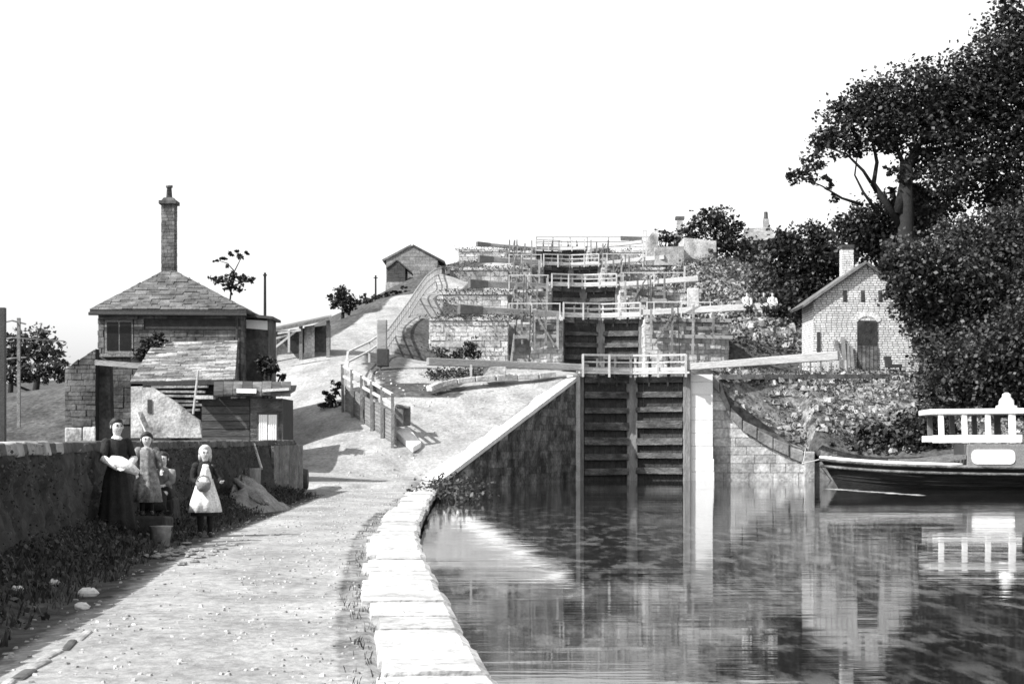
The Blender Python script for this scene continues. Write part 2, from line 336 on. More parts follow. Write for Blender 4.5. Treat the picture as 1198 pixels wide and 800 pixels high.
# bank: two bright branches of the path
cl = np.interp(Y, [55,60,66,72,80,90,100,112,120,126], [-5.0,-5.2,-7.3,-8.6,-8.6,-7.6,-6.6,-5.3,-4.4,-3.6]); wl = np.interp(Y, [55,62,70,80,90,126], [3,3.2,2.6,1.9,1.8,1.5])
left_branch = (Y >= 52)*(Y < 127)*band(X, cl-wl, cl+wl, .5)*.85
right_bank = (Y >= 56)*(Y < 80)*band(X, -4.8, 3, .6)*.66
cov = np.maximum.reduce([tow, side*.9, left_branch, right_bank])*(X < aX+.1)
cov = np.maximum(cov, .75*((Y>69.5)*(Y<150)*band(X, aX-4.5, aX+1, .8)*(X<aX+.1)))
cov = np.where(X > aX+.3, .12 + .36*band(X, 8, 21, 1.5)*(Y > 71)*(Y<84) + .45*(Y>96)*(Y<122)*(X<16), cov)
cov = np.where((Y>=66.2)*(Y<68.3)*band(X,-6.5,-2,.8) > .5, .2, cov)
at_ = ground.data.attributes.new('cover', 'FLOAT', 'POINT'); at_.data.foreach_set('value', cov.reshape(-1).astype('f4'))

# ------------------------------------------------------------------ water
mw = bpy.data.materials.new('canal_water'); mw.use_nodes = True; n = mw.node_tree.nodes; l = mw.node_tree.links
b = n['Principled BSDF']; b.inputs['Base Color'].default_value = (.012,.012,.012,1); b.inputs['Roughness'].default_value = .035; b.inputs['IOR'].default_value = 1.33
geo = n.new('ShaderNodeNewGeometry'); mp = n.new('ShaderNodeMapping'); mp.inputs['Scale'].default_value = (.5,2.2,1); l.new(geo.outputs['Position'], mp.inputs[0])
mp2 = n.new('ShaderNodeMapping'); mp2.inputs['Scale'].default_value = (2.6,.62,1); l.new(geo.outputs['Position'], mp2.inputs[0])
h1 = noise(2.2, 3, .5); h2 = noise(.35, 2, .5)
bp = n.new('ShaderNodeBump'); bp.inputs['Strength'].default_value = .055; bp.inputs['Distance'].default_value = .05
l.new(mth('MULTIPLY', h1, mr(h2, .4, .62, .15, 1.0)), bp.inputs['Height']); l.new(bp.outputs[0], b.inputs['Normal'])
mottle = mr(noise(1.3, 7, .65, mp2), .48, .60, 0, 1); lim = mr(noise(.15, 3, .5), .38, .56, .04, .27)  # pale grey mottled patches over the nearer water, fading out with distance
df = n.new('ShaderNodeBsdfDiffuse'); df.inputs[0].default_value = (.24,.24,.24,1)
mxs = n.new('ShaderNodeMixShader'); sx_ = n.new('ShaderNodeSeparateXYZ'); l.new(geo.outputs['Position'], sx_.inputs[0]); l.new(mth('MULTIPLY', mth('MULTIPLY', mottle, lim), mr(sx_.outputs[1], 26, 46, 1, 0)), mxs.inputs[0]); l.new(b.outputs[0], mxs.inputs[1]); l.new(df.outputs[0], mxs.inputs[2])
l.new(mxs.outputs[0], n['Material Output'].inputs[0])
wy = np.unique(np.concatenate([np.arange(-60, 68.9, 1.5), [57, 68.98, 69.75]]))
WV = []
for y in wy: WV += [(float(xl(y))-.15 if y < 68 else 2.0, y, 0), (float(xr(y))+.6, y, 0)]
WF = [(2*i, 2*i+1, 2*i+3, 2*i+2) for i in range(len(wy)-1)]
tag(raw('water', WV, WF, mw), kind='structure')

# ------------------------------------------------------------------ towpath edge: quay wall with separate coping stones
edge_pts = [Vector((float(xl(y)), y, 0)) for y in np.arange(-6, 57.3, .25)]
q = MB()
for a, c in zip(edge_pts[:-1], edge_pts[1:]):
    t = (c-a).normalized(); nn = Vector((t.y, -t.x, 0))
    q.hexa([a+nn*.0+Vector((0,0,-1.5)), c+Vector((0,0,-1.5)), c-nn*.5+Vector((0,0,-1.5)), a-nn*.5+Vector((0,0,-1.5))], [a+Vector((0,0,.09)), c+Vector((0,0,.09)), c-nn*.5+Vector((0,0,.09)), a-nn*.5+Vector((0,0,.09))])
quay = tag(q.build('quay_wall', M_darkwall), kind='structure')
def coping_run(y0, y1, width=.67):
    y = y0
    while y < y1:
        L = random.uniform(.5, 1.25) if y < 30 else random.uniform(.9, 1.6)
        a = Vector((float(xl(y+.010)), y+.010, 0)); e = min(y+L, y1); c = Vector((float(xl(e-.010)), e-.010, 0))
        t = (c-a).normalized(); nn = Vector((t.y,-t.x,0)); w_ = width+random.uniform(-.10,.06); zt = .27+random.uniform(-.010,.010); ov = .05+random.uniform(-.02,.03)
        lo, m1, m2 = Vector((0,0,.095)), Vector((0,0,zt-.035)), Vector((0,0,zt))
        A, B, C_, D = a+nn*ov, c+nn*(ov+random.uniform(-.02,.02)), c-nn*w_, a-nn*w_
        k = MB(); j = [Vector((random.uniform(-.01,.01),random.uniform(-.008,.008),random.uniform(-.006,.006))) for _ in range(4)]
        # bullnosed water side: lower arris, worn shoulder, top
        ring = lambda a_, d_: [a_+nn*ov+lo, a_+nn*(ov+.012)+m1, a_+nn*(ov-.05)+m2, a_-nn*(w_*.5)+m2+Vector((0,0,.004)), a_-nn*(w_-.03)+m2, a_-nn*w_+lo]
        R1 = [p+j[0] for p in ring(a, 0)]; mid = (a+c)/2; R2 = [p+Vector((0,0,.006)) for p in ring(mid,0)]; R3 = [p+j[1] for p in ring(c, 0)]
        k.v = [tuple(p) for p in R1+R2+R3]
        for i in range(2):
            for s_ in range(5): k.f.append((i*6+s_, i*6+s_+1, i*6+6+s_+1, i*6+6+s_))
        k.f += [tuple(range(5,-1,-1)), tuple(range(12,18))]
        k.build('coping_stone', M_coping, quay)
        y += L
coping_run(6.5, 56.8)

# ------------------------------------------------------------------ left wing wall of the bottom lock
A = Vector((-2.40, 57.0, 0)); B = Vector((2.66, 69.12, 0)); t = (B-A).normalized(); nn = Vector((t.y,-t.x,0)); LL = (B-A).length
za, zb_ = .33, 4.26
wing = empty('wing_wall', A, 'dark damp wing wall with a bright sloping top, rising from the towpath to the gates', 'retaining wall')
k = MB(); k.hexa([A+Vector((0,0,-1.5)), B+Vector((0,0,-1.5)), B-nn*1.2+Vector((0,0,-1.5)), A-nn*1.2+Vector((0,0,-1.5))], [A+Vector((0,0,za-.2)), B+Vector((0,0,zb_-.2)), B-nn*1.0+Vector((0,0,zb_-.2)), A-nn*1.0+Vector((0,0,za-.2))])
k.build('wall_core', M_mortd, wing)
slope = (zb_-za)/LL
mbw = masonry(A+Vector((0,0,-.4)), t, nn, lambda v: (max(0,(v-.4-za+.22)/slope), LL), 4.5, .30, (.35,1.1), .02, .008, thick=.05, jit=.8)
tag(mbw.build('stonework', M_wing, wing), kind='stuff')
u = 0.0
while u < LL-.1:
    e = min(u+random.uniform(1.1,1.7), LL); 
    if LL-e < .5: e = LL
    k = MB(); zz = lambda q_: Vector((0,0,za+slope*q_))
    k.hexa([A+t*(u+.008)+nn*.06+zz(u)-Vector((0,0,.18)), A+t*(e-.008)+nn*.06+zz(e)-Vector((0,0,.18)), A+t*(e-.008)-nn*1.05+zz(e)-Vector((0,0,.18)), A+t*(u+.008)-nn*1.05+zz(u)-Vector((0,0,.18))],
           [A+t*(u+.008)+nn*.06+zz(u), A+t*(e-.008)+nn*.06+zz(e), A+t*(e-.008)-nn*1.05+zz(e)+Vector((0,0,.02)), A+t*(u+.008)-nn*1.05+zz(u)+Vector((0,0,.02))])
    k.build('coping_slab', M_copw, wing, bevel=.02); u = e

# ------------------------------------------------------------------ right side: white pier and curved wing wall
pier = empty('lock_pier', (7.7, 69.5, 0), 'tall whitewashed stone pier at the right edge of the bottom lock gates', 'pier')
pz = 4.30; px0, px1 = 7.14, 8.14; z = -1.2; 
while z < pz-.01:
    h = min(.52, pz-z); 
    if pz-(z+h) < .2: h = pz-z
    wv = .06*smooth(1.2, 0, np.array(z)); j0 = random.uniform(0,.012)
    one('pier_block', M_white, pier, lambda b_: b_.box(((px0+px1)/2+wv/2-.0, 69.72+j0, z+h/2), (px1-px0+wv, .9, h-.006)), bevel=.015); z += h
rw = empty('wing_wall', (10.2, 69.9, 0), 'sunlit wing wall right of the white pier, its top curving down to the water', 'retaining wall')
YR = 69.75
def rtop(u): return rtopz(8.14+u)
us = np.linspace(0, 4.15, 40)
core = MB()
for a, c in zip(us[:-1], us[1:]):
    za_, zc_ = float(rtop(a)), float(rtop(c)); 
    core.hexa([(8.14+a,YR,-1.4),(8.14+c,YR,-1.4),(8.14+c,YR+.9,-1.4),(8.14+a,YR+.9,-1.4)], [(8.14+a,YR,za_-.15),(8.14+c,YR,zc_-.15),(8.14+c,YR+.9,zc_-.15),(8.14+a,YR+.9,za_-.15)])
core.build('wall_core', M_mortar, rw)
def Wr(v):
    z_ = v-.4; hi = [u_ for u_ in us if float(rtop(u_))-.17 > z_]; return (0, max(hi) if hi else 0)
pieces = []
masonry((8.14,YR,-.4), (1,0,0), (0,-1,0), Wr, 4.4, .36, (.55,1.1), .03, .022, thick=.04, each=pieces, jit=.15)
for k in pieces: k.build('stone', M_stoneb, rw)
cuts = [0, .32, .75, 1.25, 1.85, 2.5, 3.15, 3.75]
for i in range(len(cuts)-1):
    a, c = cuts[i]+.015, cuts[i+1]-.015; za_, zc_ = float(rtop(a))+.05, float(rtop(c))+.05; 
    k = MB(); dj = random.uniform(-.05,.05); pj = random.uniform(-.04,.06); k.hexa([(8.14+a,YR-.12-pj,za_-.44+dj),(8.14+c,YR-.12-pj,zc_-.44+dj),(8.2+c,YR+1.0,zc_-.22),(8.2+a,YR+1.0,za_-.22)], [(8.14+a,YR-.12-pj,za_+dj),(8.14+c,YR-.12-pj,zc_+dj+.05),(8.25+c,YR+1.0,zc_+.16),(8.25+a,YR+1.0,za_+.16)])
    k.build('coping_stone', M_darkcop, rw, bevel=.03)
one('end_pillar', M_stoneb, rw, lambda b_: b_.box((8.14+3.98, YR+.25, .0), (.42,.85,2.35)), bevel=.03)

# ------------------------------------------------------------------ locks: chamber walls, terraces
def lock_wall(side, i):
    y0, y1 = GY[i]+(.35 if i == 0 else -2.6), (GY[i+1]-2.6 if i < 4 else 152)
    return y0, y1
# chamber one walls
names = ['bottom','second','third','fourth','top']
for side, nm in ((-1,'left'),(1,'right')):
    e = MB(); xa = GC[0]+side*HW; xb = GC[1]+side*HW
    if side < 0: e.hexa([(xa-1.1,69.25,-1.5),(xa,69.25,-1.5),(xb,92.5,-1.5),(xb-1.1,92.5,-1.5)], [(xa-1.1,69.25,4.27),(xa,69.25,4.27),(xb,92.5,4.27),(xb-1.1,92.5,4.27)])
    else: e.hexa([(xa,70.2,-1.5),(xa+1.1,70.2,-1.5),(xb+1.1,92.5,-1.5),(xb,92.5,-1.5)], [(xa,70.2,4.27),(xa+1.1,70.2,4.27),(xb+1.1,92.5,4.27),(xb,92.5,4.27)])
    tag(e.build('chamber_wall', M_stone), f'stone side wall of the bottom lock chamber, {nm} of the gates', 'lock wall')
# terraces: (front Y, px left, px right, top py) left and right of gates 2..5
TL = [(90.2, 503, 655, 371), (107.2, 514, 643, 341), (126.2, 527, 634, 313), (142.3, 537, 627, 292)]
TR = [(90.2, 752, 852, 373), (107.2, 724, 820, 339), (126.2, 703, 778, 313), (142.3, 690, 770, 293)]
grp = 'stone terrace walls beside the upper locks'
stair_px = (594, 622)
TERR = {}
for i in range(4):
    for side, (yf, a, c, py) in ((-1, TL[i]), (1, TR[i])):
        zt = EYE+(HY-py)*yf/F; x0, x1 = (a-CX)*yf/F, (c-CX)*yf/F
        if side < 0: x1 = GC[i+1]-HW
        else: x0 = GC[i+1]+HW
        zb2 = GZ[i]-1.2; yb = (TL[i+1][0]+.4) if i < 3 else 156
        where = ('left' if side < 0 else 'right'); nm = names[i+1]
        root = empty('terrace_wall', ((x0+x1)/2, yf, zb2), f'coursed stone retaining wall on the {where} of the {nm} pair of lock gates' , 'retaining wall', grp)
        holes = []; W0 = x1-x0; dark = M_stone if i != 0 or side > 0 else M_stoneb
        if side < 0:
            s0 = (stair_px[0]-CX)*yf/F; s1 = (stair_px[1]-CX)*yf/F
            sl_ = [(x0, s0), (s1, x1)]
        else: sl_ = [(x0, x1)]
        core = MB(); st = MB()
        for (p, q_) in sl_:
            core.box(((p+q_)/2, yf+1.5, (zb2+zt)/2), (q_-p, 3.0, zt-zb2-.2))
            if i == 0:
                pc = []; masonry((p, yf, zb2), (1,0,0), (0,-1,0), (lambda v, w_=q_-p: (0, w_)), zt-zb2-.2, .27, (.3,.85), .05, .022, jit=.7, each=pc)
                for k_ in pc: k_.build('stone', M_stoneb, root)
            else: masonry((p, yf, zb2), (1,0,0), (0,-1,0), (lambda v, w_=q_-p: (0, w_)), zt-zb2-.2, .25, (.25,.8), .05, .022, mb=st, jit=.9)
            masonry((p, yf+3, zb2), (0,-1,0), (-1,0,0), lambda v: (0,3), zt-zb2-.2, .25, (.25,.8), .05, .022, mb=st, jit=.9)
            masonry((q_, yf, zb2), (0,1,0), (1,0,0), lambda v: (0,3), zt-zb2-.2, .25, (.25,.8), .05, .022, mb=st, jit=.9)
        # ground body behind, up to the next terrace
        core.box(((x0+x1)/2, (yf+3+yb)/2, (zb2+zt)/2-.15), (x1-x0, yb-yf-3, zt-zb2-.1))
        if side > 0 and i in (0,1): pass
        core.build('wall_core', M_mortar, root)
        tag(st.build('stonework', M_stoneb, root), kind='stuff')
        for (p, q_) in sl_:
            u = p-.05
            while u < q_+.04:
                e = min(u+random.uniform(.8,1.4), q_+.05)
                if q_+.05-e < .3: e = q_+.05
                one('coping_slab', M_coping, root, lambda b_: b_.box(((u+e)/2, yf+.55, zt-.09), (e-u-.02, 1.3, .2))); u = e
        if side < 0:      # flight of steps in the slot, rising away from the camera
            nst = int((zt-GZ[i])/.2); sw = s1-s0
            fl = empty('stone_steps', ((s0+s1)/2, yf, GZ[i]), f'narrow flight of stone steps climbing through the wall left of the {nm} gates', 'steps', 'steps beside the locks')
            for k_ in range(nst):
                zz_ = GZ[i]+(k_+1)*.2; one('step', M_stone, fl, lambda b_: b_.box(((s0+s1)/2, yf-1.2+(k_+.5)*.26+1.0, zz_-.5), (sw-.04, .26+2.0, 1.0)) if False else b_.box(((s0+s1)/2, yf-1.4+(k_+.5)*.24, zz_-.3), (sw-.06, .28, .6)))
            hr = MB(); a1, a2 = Vector((s0+.12, yf-1.6, GZ[i]+.95)), Vector((s0+.55, yf+1.9, zt+1.0))
            hr.bar(a1, a2, .07)
            for f_ in (0, .5, 1): pp = a1.lerp(a2, f_); hr.bar(pp-Vector((0,0,.95)), pp, .06)
            hr.bar(a1-Vector((0,0,.45)), a2-Vector((0,0,.45)), .06)
            hr.build('handrail', M_fpost, fl)

# ------------------------------------------------------------------ lock gates
def gate_pair(i, lb, rb, label_l, label_r, railpx, rtop_py):
    Yg, zt, c = GY[i], GZ[i], GC[i]; H = 4.9 if i == 0 else 5.0; zb3 = zt-H; mit = .75
    for side, beam, lab in ((-1, lb, label_l), (1, rb, label_r)):
        heel = Vector((c+side*HW*.985, Yg, 0)); mitre = Vector((c+side*.10, Yg+mit, 0)); d = (mitre-heel); Ln = d.length; d.normalize(); nv = Vector((d.y, -d.x, 0));  nv = nv if nv.y < 0 else -nv
        root = empty('lock_gate', (heel.x, Yg, zb3), lab, 'lock gate', 'timber lock gates of the staircase')
        def up(v, z_): return Vector((v.x, v.y, z_))
        one('heel_post', M_post if i else M_post, root, lambda b_: b_.bar(up(heel,zb3), up(heel,zt+.25), .30), bevel=.03)
        one('mitre_post', M_post, root, lambda b_: b_.bar(up(mitre,zb3), up(mitre,zt-.02), .22, .26), bevel=.02)
        nr_ = 8
        for k_ in range(nr_):
            z_ = zt-.20-(H-.5)*k_/(nr_-1)*1.0+random.uniform(-.04,.04); hh = random.uniform(.20,.32)
            p, q_ = heel+d*.14+nv*.10, mitre-d*.10+nv*.10
            one('gate_rail', M_gate, root, lambda b_: b_.bar(up(p,z_), up(q_,z_+random.uniform(-.02,.02)), .14, hh), bevel=.015)
        npl = 8
        for k_ in range(npl):
            p = heel+d*(.12+(Ln-.24)*(k_+.03)/npl)-nv*.03; q_ = heel+d*(.12+(Ln-.24)*(k_+.97)/npl)-nv*.03; m_ = (p+q_)/2
            one('gate_plank', M_gated, root, lambda b_: b_.hexa([up(p,zb3),up(q_,zb3),up(q_-nv*.05,zb3),up(p-nv*.05,zb3)],[up(p,zt-.1),up(q_,zt-.1),up(q_-nv*.05,zt-.1),up(p-nv*.05,zt-.1)]))
        # balance beam: thick outer end, tapering to the mitre; sits on the heel post
        (ax, ay, aY), (bx_, by, bY), hin, hout, endm, bm = beam
        a1, a2 = P(ax, ay, aY), P(bx_, by, bY)
        bbm = one('balance_beam', bm, root, lambda b_: b_.bar(a1, a2, .24, hin, .36, hout), bevel=.03)
        if endm:
            e1 = a2.lerp(a1, .22); one('beam_end', endm, bbm, lambda b_: b_.bar(e1, a2+(a2-a1).normalized()*.02, .40, hout*1.08, .42, hout*1.35), bevel=.03)
        # walkway plank and white handrail on the downstream face
        o1, o2 = heel-d*.25+nv*.42, mitre+d*.05+nv*.42
        one('footboard', M_rail if i < 3 else M_beamw, root, lambda b_: b_.bar(up(o1,zt+.03), up(o2,zt+.03), .34, .09))
        rh = .74 if i < 3 else .8
        p1, p2 = heel-d*.1+nv*.56, mitre+nv*.56
        one('toe_board', M_rail, root, lambda b_: b_.bar(up(p1+nv*-.03,zt+.17), up(p2+nv*-.03,zt+.17), .04, .15))
        for zz_ in (zt+rh, zt+rh*.62): one('handrail', M_rail, root, lambda b_: b_.bar(up(p1,zz_), up(p2,zz_+random.uniform(-.015,.015)), .06, .08 if zz_ > zt+rh*.8 else .06))
        for f_ in (0, .5, 1): pp = p1.lerp(p2, f_)+nv*.004; one('rail_post', M_rail, root, lambda b_: b_.bar(up(pp, zt-.15), up(pp, zt+rh+.02), .09, .085))
        # paddle gear: timber post, iron rack rod and a strap on the rails
        for f_ in (.32, .68):
            pp = heel.lerp(mitre, f_)+nv*.20
            one('paddle_post', M_fpost, root, lambda b_: b_.bar(up(pp,zt-.2), up(pp,zt+.62), .13, .11))
            one('paddle_rod', M_iron, root, lambda b_: b_.tube([up(pp+nv*.10,zt-.5), up(pp+nv*.10,zt+.85)], .03, 6))
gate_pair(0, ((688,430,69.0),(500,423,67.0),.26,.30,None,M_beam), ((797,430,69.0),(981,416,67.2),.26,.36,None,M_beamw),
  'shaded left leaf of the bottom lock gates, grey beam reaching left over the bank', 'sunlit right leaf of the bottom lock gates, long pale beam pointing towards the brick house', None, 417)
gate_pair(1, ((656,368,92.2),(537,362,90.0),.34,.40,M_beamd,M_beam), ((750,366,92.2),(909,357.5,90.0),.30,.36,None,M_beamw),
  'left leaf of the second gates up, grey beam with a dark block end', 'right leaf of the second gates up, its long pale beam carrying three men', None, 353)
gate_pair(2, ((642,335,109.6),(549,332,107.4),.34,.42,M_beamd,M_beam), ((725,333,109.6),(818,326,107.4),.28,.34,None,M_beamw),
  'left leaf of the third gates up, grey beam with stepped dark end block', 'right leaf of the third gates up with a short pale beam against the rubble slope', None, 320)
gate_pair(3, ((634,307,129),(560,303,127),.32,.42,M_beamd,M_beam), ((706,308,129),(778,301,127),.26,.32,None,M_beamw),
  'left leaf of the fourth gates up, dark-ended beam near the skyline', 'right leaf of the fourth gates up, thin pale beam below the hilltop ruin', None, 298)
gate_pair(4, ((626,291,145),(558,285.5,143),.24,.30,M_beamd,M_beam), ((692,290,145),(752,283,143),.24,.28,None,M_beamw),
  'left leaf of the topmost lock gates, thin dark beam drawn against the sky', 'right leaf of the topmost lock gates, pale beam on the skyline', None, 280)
# timber strake at the left jamb of the bottom lock
jb = MB(); jb.bar(Vector((2.60,69.0,-.4)), Vector((2.60,69.0,4.25)), .30, .24); tag(jb.build('fender_post', M_rail, bevel=.03), 'pale upright timber at the left jamb of the bottom gates, reaching down to the water', 'post')
# extra handrails running off the gates across the lock sides
def railing(lab, Yr, x0, x1, ztop, zbase, posts, th=.055, m=M_rail, rails=1, grp_='handrails across the lock sides', drop=None):
    r = empty('railing', ((x0+x1)/2-0, Yr, zbase), lab, 'railing', grp_)
    for k_ in range(rails): one('rail', m, r, lambda b_: b_.bar((x0, Yr, ztop-k_*.4), (x1, Yr, ztop-k_*.4), th))
    for p in posts: one('post', m, r, lambda b_: b_.bar((p, Yr, (drop or zbase)), (p, Yr, ztop+.03), th*1.15))
def rpx(lab, Yr, a, c, pytop, pybase, posts, **k): railing(lab, Yr, (a-CX)*Yr/F, (c-CX)*Yr/F, EYE+(HY-pytop)*Yr/F, EYE+(HY-pybase)*Yr/F, [(p-CX)*Yr/F for p in posts], **k)
rpx('white handrail left of the second gates, ending at a tall post', 91.0, 595, 656, 355, 376, [595.5, 622, 655])
rpx('white handrail right of the second gates, over the pale beam', 91.0, 757, 834, 353.5, 372, [757, 765, 797, 831])
rpx('thin handrail left of the third gates at the stair head', 108.2, 595, 642, 322, 342, [595.5, 617, 641])
rpx('thin handrail right of the third gates above the short beam', 108.2, 726, 801, 319, 341, [729, 765, 800])
rpx('thin handrail left of the fourth gates', 127.4, 595, 634, 298, 314, [595.5, 610, 633])
rpx('thin handrail right of the fourth gates beside the bright stone', 127.4, 705, 752, 297, 314, [710, 752])
for i in (1,2,3,4):
    Yk = TL[i-1][0]-.15; zk = GZ[i]-.1
    for sd_, wh in ((-1,'left'),(1,'right')):
        xe = GC[i]+sd_*HW; gt = empty('guard_timbers', (xe+sd_*1.2, Yk, zk), f'cluster of thin weathered posts and ledger timbers just {wh} of the {names[i]} gates', 'timbers', 'guard timbers beside the upper locks')
        L_ = 2.6 if sd_ < 0 else (4.6, 3.4, 2.4, 2.0)[i-1]
        for q_ in range(3): one('ledger', M_fpost if q_ % 2 else M_beam, gt, lambda b_: b_.bar((xe+sd_*.15, Yk-.1*q_, zk-.25-.42*q_+random.uniform(-.06,.06)), (xe+sd_*(L_-random.uniform(0,.7)), Yk-.1*q_-.2, zk-.25-.42*q_+random.uniform(-.08,.1)), .14, .18))
        for q_ in range(4): xq = xe+sd_*(.25+L_*q_/4.2); one('post', M_fpost if q_ % 2 else M_beam, gt, lambda b_: b_.bar((xq, Yk-.35, zk-1.5-random.uniform(0,.6)), (xq+random.uniform(-.05,.05), Yk-.35, zk+random.uniform(.1,.6)), .12))
        one('brace', M_fpost, gt, lambda b_: b_.bar((xe+sd_*.4, Yk-.45, zk-1.6), (xe+sd_*1.5, Yk-.4, zk+.2), .09))
        one('ladder_side', M_iron, gt, lambda b_: b_.bar((xe+sd_*1.75, Yk-.55, zk-2.6), (xe+sd_*1.65, Yk-.45, zk+.5), .06))
rpx('long two-bar railing along the skyline over the top gates', 146.8, 627, 760, 277.5, 294, [627.5, 647, 667, 687, 712, 737, 759], rails=3, th=.06, m=M_fpost)
rpx('tall plain post and short bar right of the third gates', 109.0, 800, 803, 312, 362, [801], th=.08)
rpx('tall white post pair near the top right lock side', 128.0, 752, 756, 270, 331, [752.5, 756], th=.08)

# ------------------------------------------------------------------ leaves and trees
def leaf_mesh(name, pts, size, m, parent=None, upbias=.3, nv=None):
    n_ = len(pts); a = RNG.normal(size=(n_,3)); a[:,2] += upbias*np.sign(a[:,2]); a /= np.linalg.norm(a,axis=1)[:,None]
    r = RNG.normal(size=(n_,3)); u = np.cross(a, r); u /= np.linalg.norm(u,axis=1)[:,None]; v = np.cross(a, u)
    s = (np.asarray(size)*RNG.uniform(.55,1.35,n_))[:,None] if not hasattr(size,'shape') else size[:,None]
    V = np.stack([pts-u*s*.5, pts+v*s*.36+a*s*.06, pts+u*s*.5, pts-v*s*.36-a*s*.08], 1).reshape(-1,3)
    return raw(name, V, np.arange(n_*4).reshape(-1,4), m, parent)
def crown_pts(blobs, dens, Yd, flat=1.0, gap=.0, clump=.28):
    out = []
    for bl in blobs:
        px, py, r, dy = bl[:4]; Y_ = Yd+(bl[4] if len(bl) > 4 else 0); c = P(px, py, Y_); rm = r*Y_/F; ry = rm*dy
        nC = max(3, int(dens*(r*r)/55.))            # twig clumps
        d = RNG.normal(size=(nC,3)); d /= np.linalg.norm(d,axis=1)[:,None]; rr = RNG.uniform(0,1,nC)**.42
        cc = d*rr[:,None]*np.array([rm, ry, rm*flat]) + np.array(c)
        nL = 13; sg = clump*rm*RNG.uniform(.35,1.0,(nC,1,1)) if rm < 1.2 else RNG.uniform(.22,.52,(nC,1,1))*1.0
        lp = cc[:,None,:] + RNG.normal(size=(nC,nL,3))*sg*np.array([1,1,.62])
        out.append(lp.reshape(-1,3))
    return np.concatenate(out)
def tree(name, lab, cat, base, blobs, dens=1.0, leaf=.26, m=M_leaf, trunk=(.3,.12), limbs=(), Yd=None, grp_=None, flat=1.0, top=None, clump=.28):
    Yd = Yd or base.y; r = empty(name, base, lab, cat, grp_)
    leaf_mesh('crown', crown_pts(blobs, dens, Yd, flat, clump=clump), leaf, m, r)
    tb = MB(); tp = top or P(blobs[0][0], blobs[0][1], Yd); mid = base.lerp(tp, .5)+Vector((random.uniform(-.3,.3),0,0))
    tb.tube([base-Vector((0,0,.6)), base+Vector((0,0,.3)), mid, tp], [trunk[0]*1.4, trunk[0], (trunk[0]+trunk[1])/2, trunk[1]], 9)
    if not limbs:
        for bl in blobs[1:7]:
            e = P(bl[0], bl[1], Yd); s_ = mid.lerp(tp, random.uniform(0,.6)); tb.tube([s_, s_.lerp(e,.5)+Vector((0,0,-.2)), e], [trunk[1]*.9, trunk[1]*.6, .03], 6)
    tb.build('trunk', M_bark, r, smooth=True)
    for lm in limbs:
        pts = [P(*q_) for q_ in lm[0]]; one('limb', M_bark, r, lambda b_: b_.tube(pts, np.linspace(lm[1], lm[2], len(pts)).tolist(), 7), smooth=True)
    return r
gz = lambda x, y: float((hL if x < 5 else hR)(np.array(x), np.array(y)))
def gp(px, Y_): x = (px-CX)*Y_/F; return Vector((x, Y_, gz(x, Y_)))
# the big tree
tree('broadleaf_tree', 'huge dark tree with a forked trunk, its crown filling the top right', 'tree', gp(1052, 96),
 [(1055,150,34,1,0),(1030,122,36,1,0),(992,148,30,1,0),(966,168,20,1,0),(1075,112,40,1.1,0),(1112,108,42,1.1,1),(1150,88,44,1.2,0),(1186,52,44,1.2,0),(1182,12,22,1,0),(1100,150,40,1.2,0),(1140,140,48,1.3,1),(1188,120,50,1.3,0),(1228,60,60,1.2,0),(1230,150,60,1.2,0),
  (948,196,17,1,0),(930,206,11,1,0),(968,214,9,1,0),(1002,172,16,1,0),(1030,168,16,1,0),(1085,190,26,1,1),(1115,205,30,1,-1),(1150,195,38,1.2,0),(1195,190,44,1.2,0),(1165,235,30,1.1,1),(1200,235,36,1.2,0),(1060,205,16,1,0),(1012,112,20,1,0),(985,128,15,1,0),(1075,225,14,1,2),(1095,240,24,1,1),(1040,200,9,1,0),(1042,232,12,1,1),(1080,262,22,1,1),(975,232,7,1,0),(1120,232,22,1,0)],
 6.0, .25, M_leaf, (.62,.36), [([(1052,250,96),(1058,215,96),(1068,180,96),(1100,130,96),(1140,90,96)],.36,.06),([(1052,262,96),(1035,235,96),(1022,215,96),(1026,190,96),(1020,160,96),(1005,130,96)],.22,.04),([(1026,225,96),(1010,200,95.5),(990,180,95.5),(965,172,95)],.12,.03),
 ([(1024,245,96),(1010,225,96),(1000,205,96),(1004,175,96)],.10,.03),([(1010,240,96),(985,232,96),(962,218,95.5),(935,206,95)],.10,.02),([(1060,200,96),(1050,175,96),(1045,150,96),(1035,120,96)],.16,.03),([(1070,180,96),(1120,170,97),(1180,120,97)],.2,.05)], top=P(1060,190,96))
tree('broadleaf_tree', 'dark rounded tree behind the brick house roof, under the forked trunk', 'tree', gp(1030,100), [(1030,262,34,1,0),(1005,268,28,1,0),(1060,255,32,1,0),(1045,290,34,1,0),(1000,288,24,1,0),(1080,250,26,1,0),(985,262,12,1,0),(1070,232,18,1,0)], 7, .25, M_leaf, (.3,.15))
tree('broadleaf_tree', 'spreading lighter-leaved tree overhanging the right side of the brick house', 'tree', gp(1118,80), [(1118,320,46,1,0),(1072,305,34,1,0),(1085,345,34,1,0),(1150,300,42,1,1),(1165,345,46,1.1,0),(1195,310,48,1.1,1),(1200,370,50,1.1,0),(1100,385,32,1,1),(1130,400,44,1.1,0),(1060,335,18,1,-1),(1048,300,20,1,0),(1120,275,26,1,1),(1160,265,24,1,1),(1200,262,30,1,1),(1230,320,60,1,1),(1056,362,14,1,0),(1048,340,14,1,0),(1040,318,12,1,0),(1066,385,10,1,0),(1075,400,9,1,0)], 8, .21, M_leafm, (.32,.15))
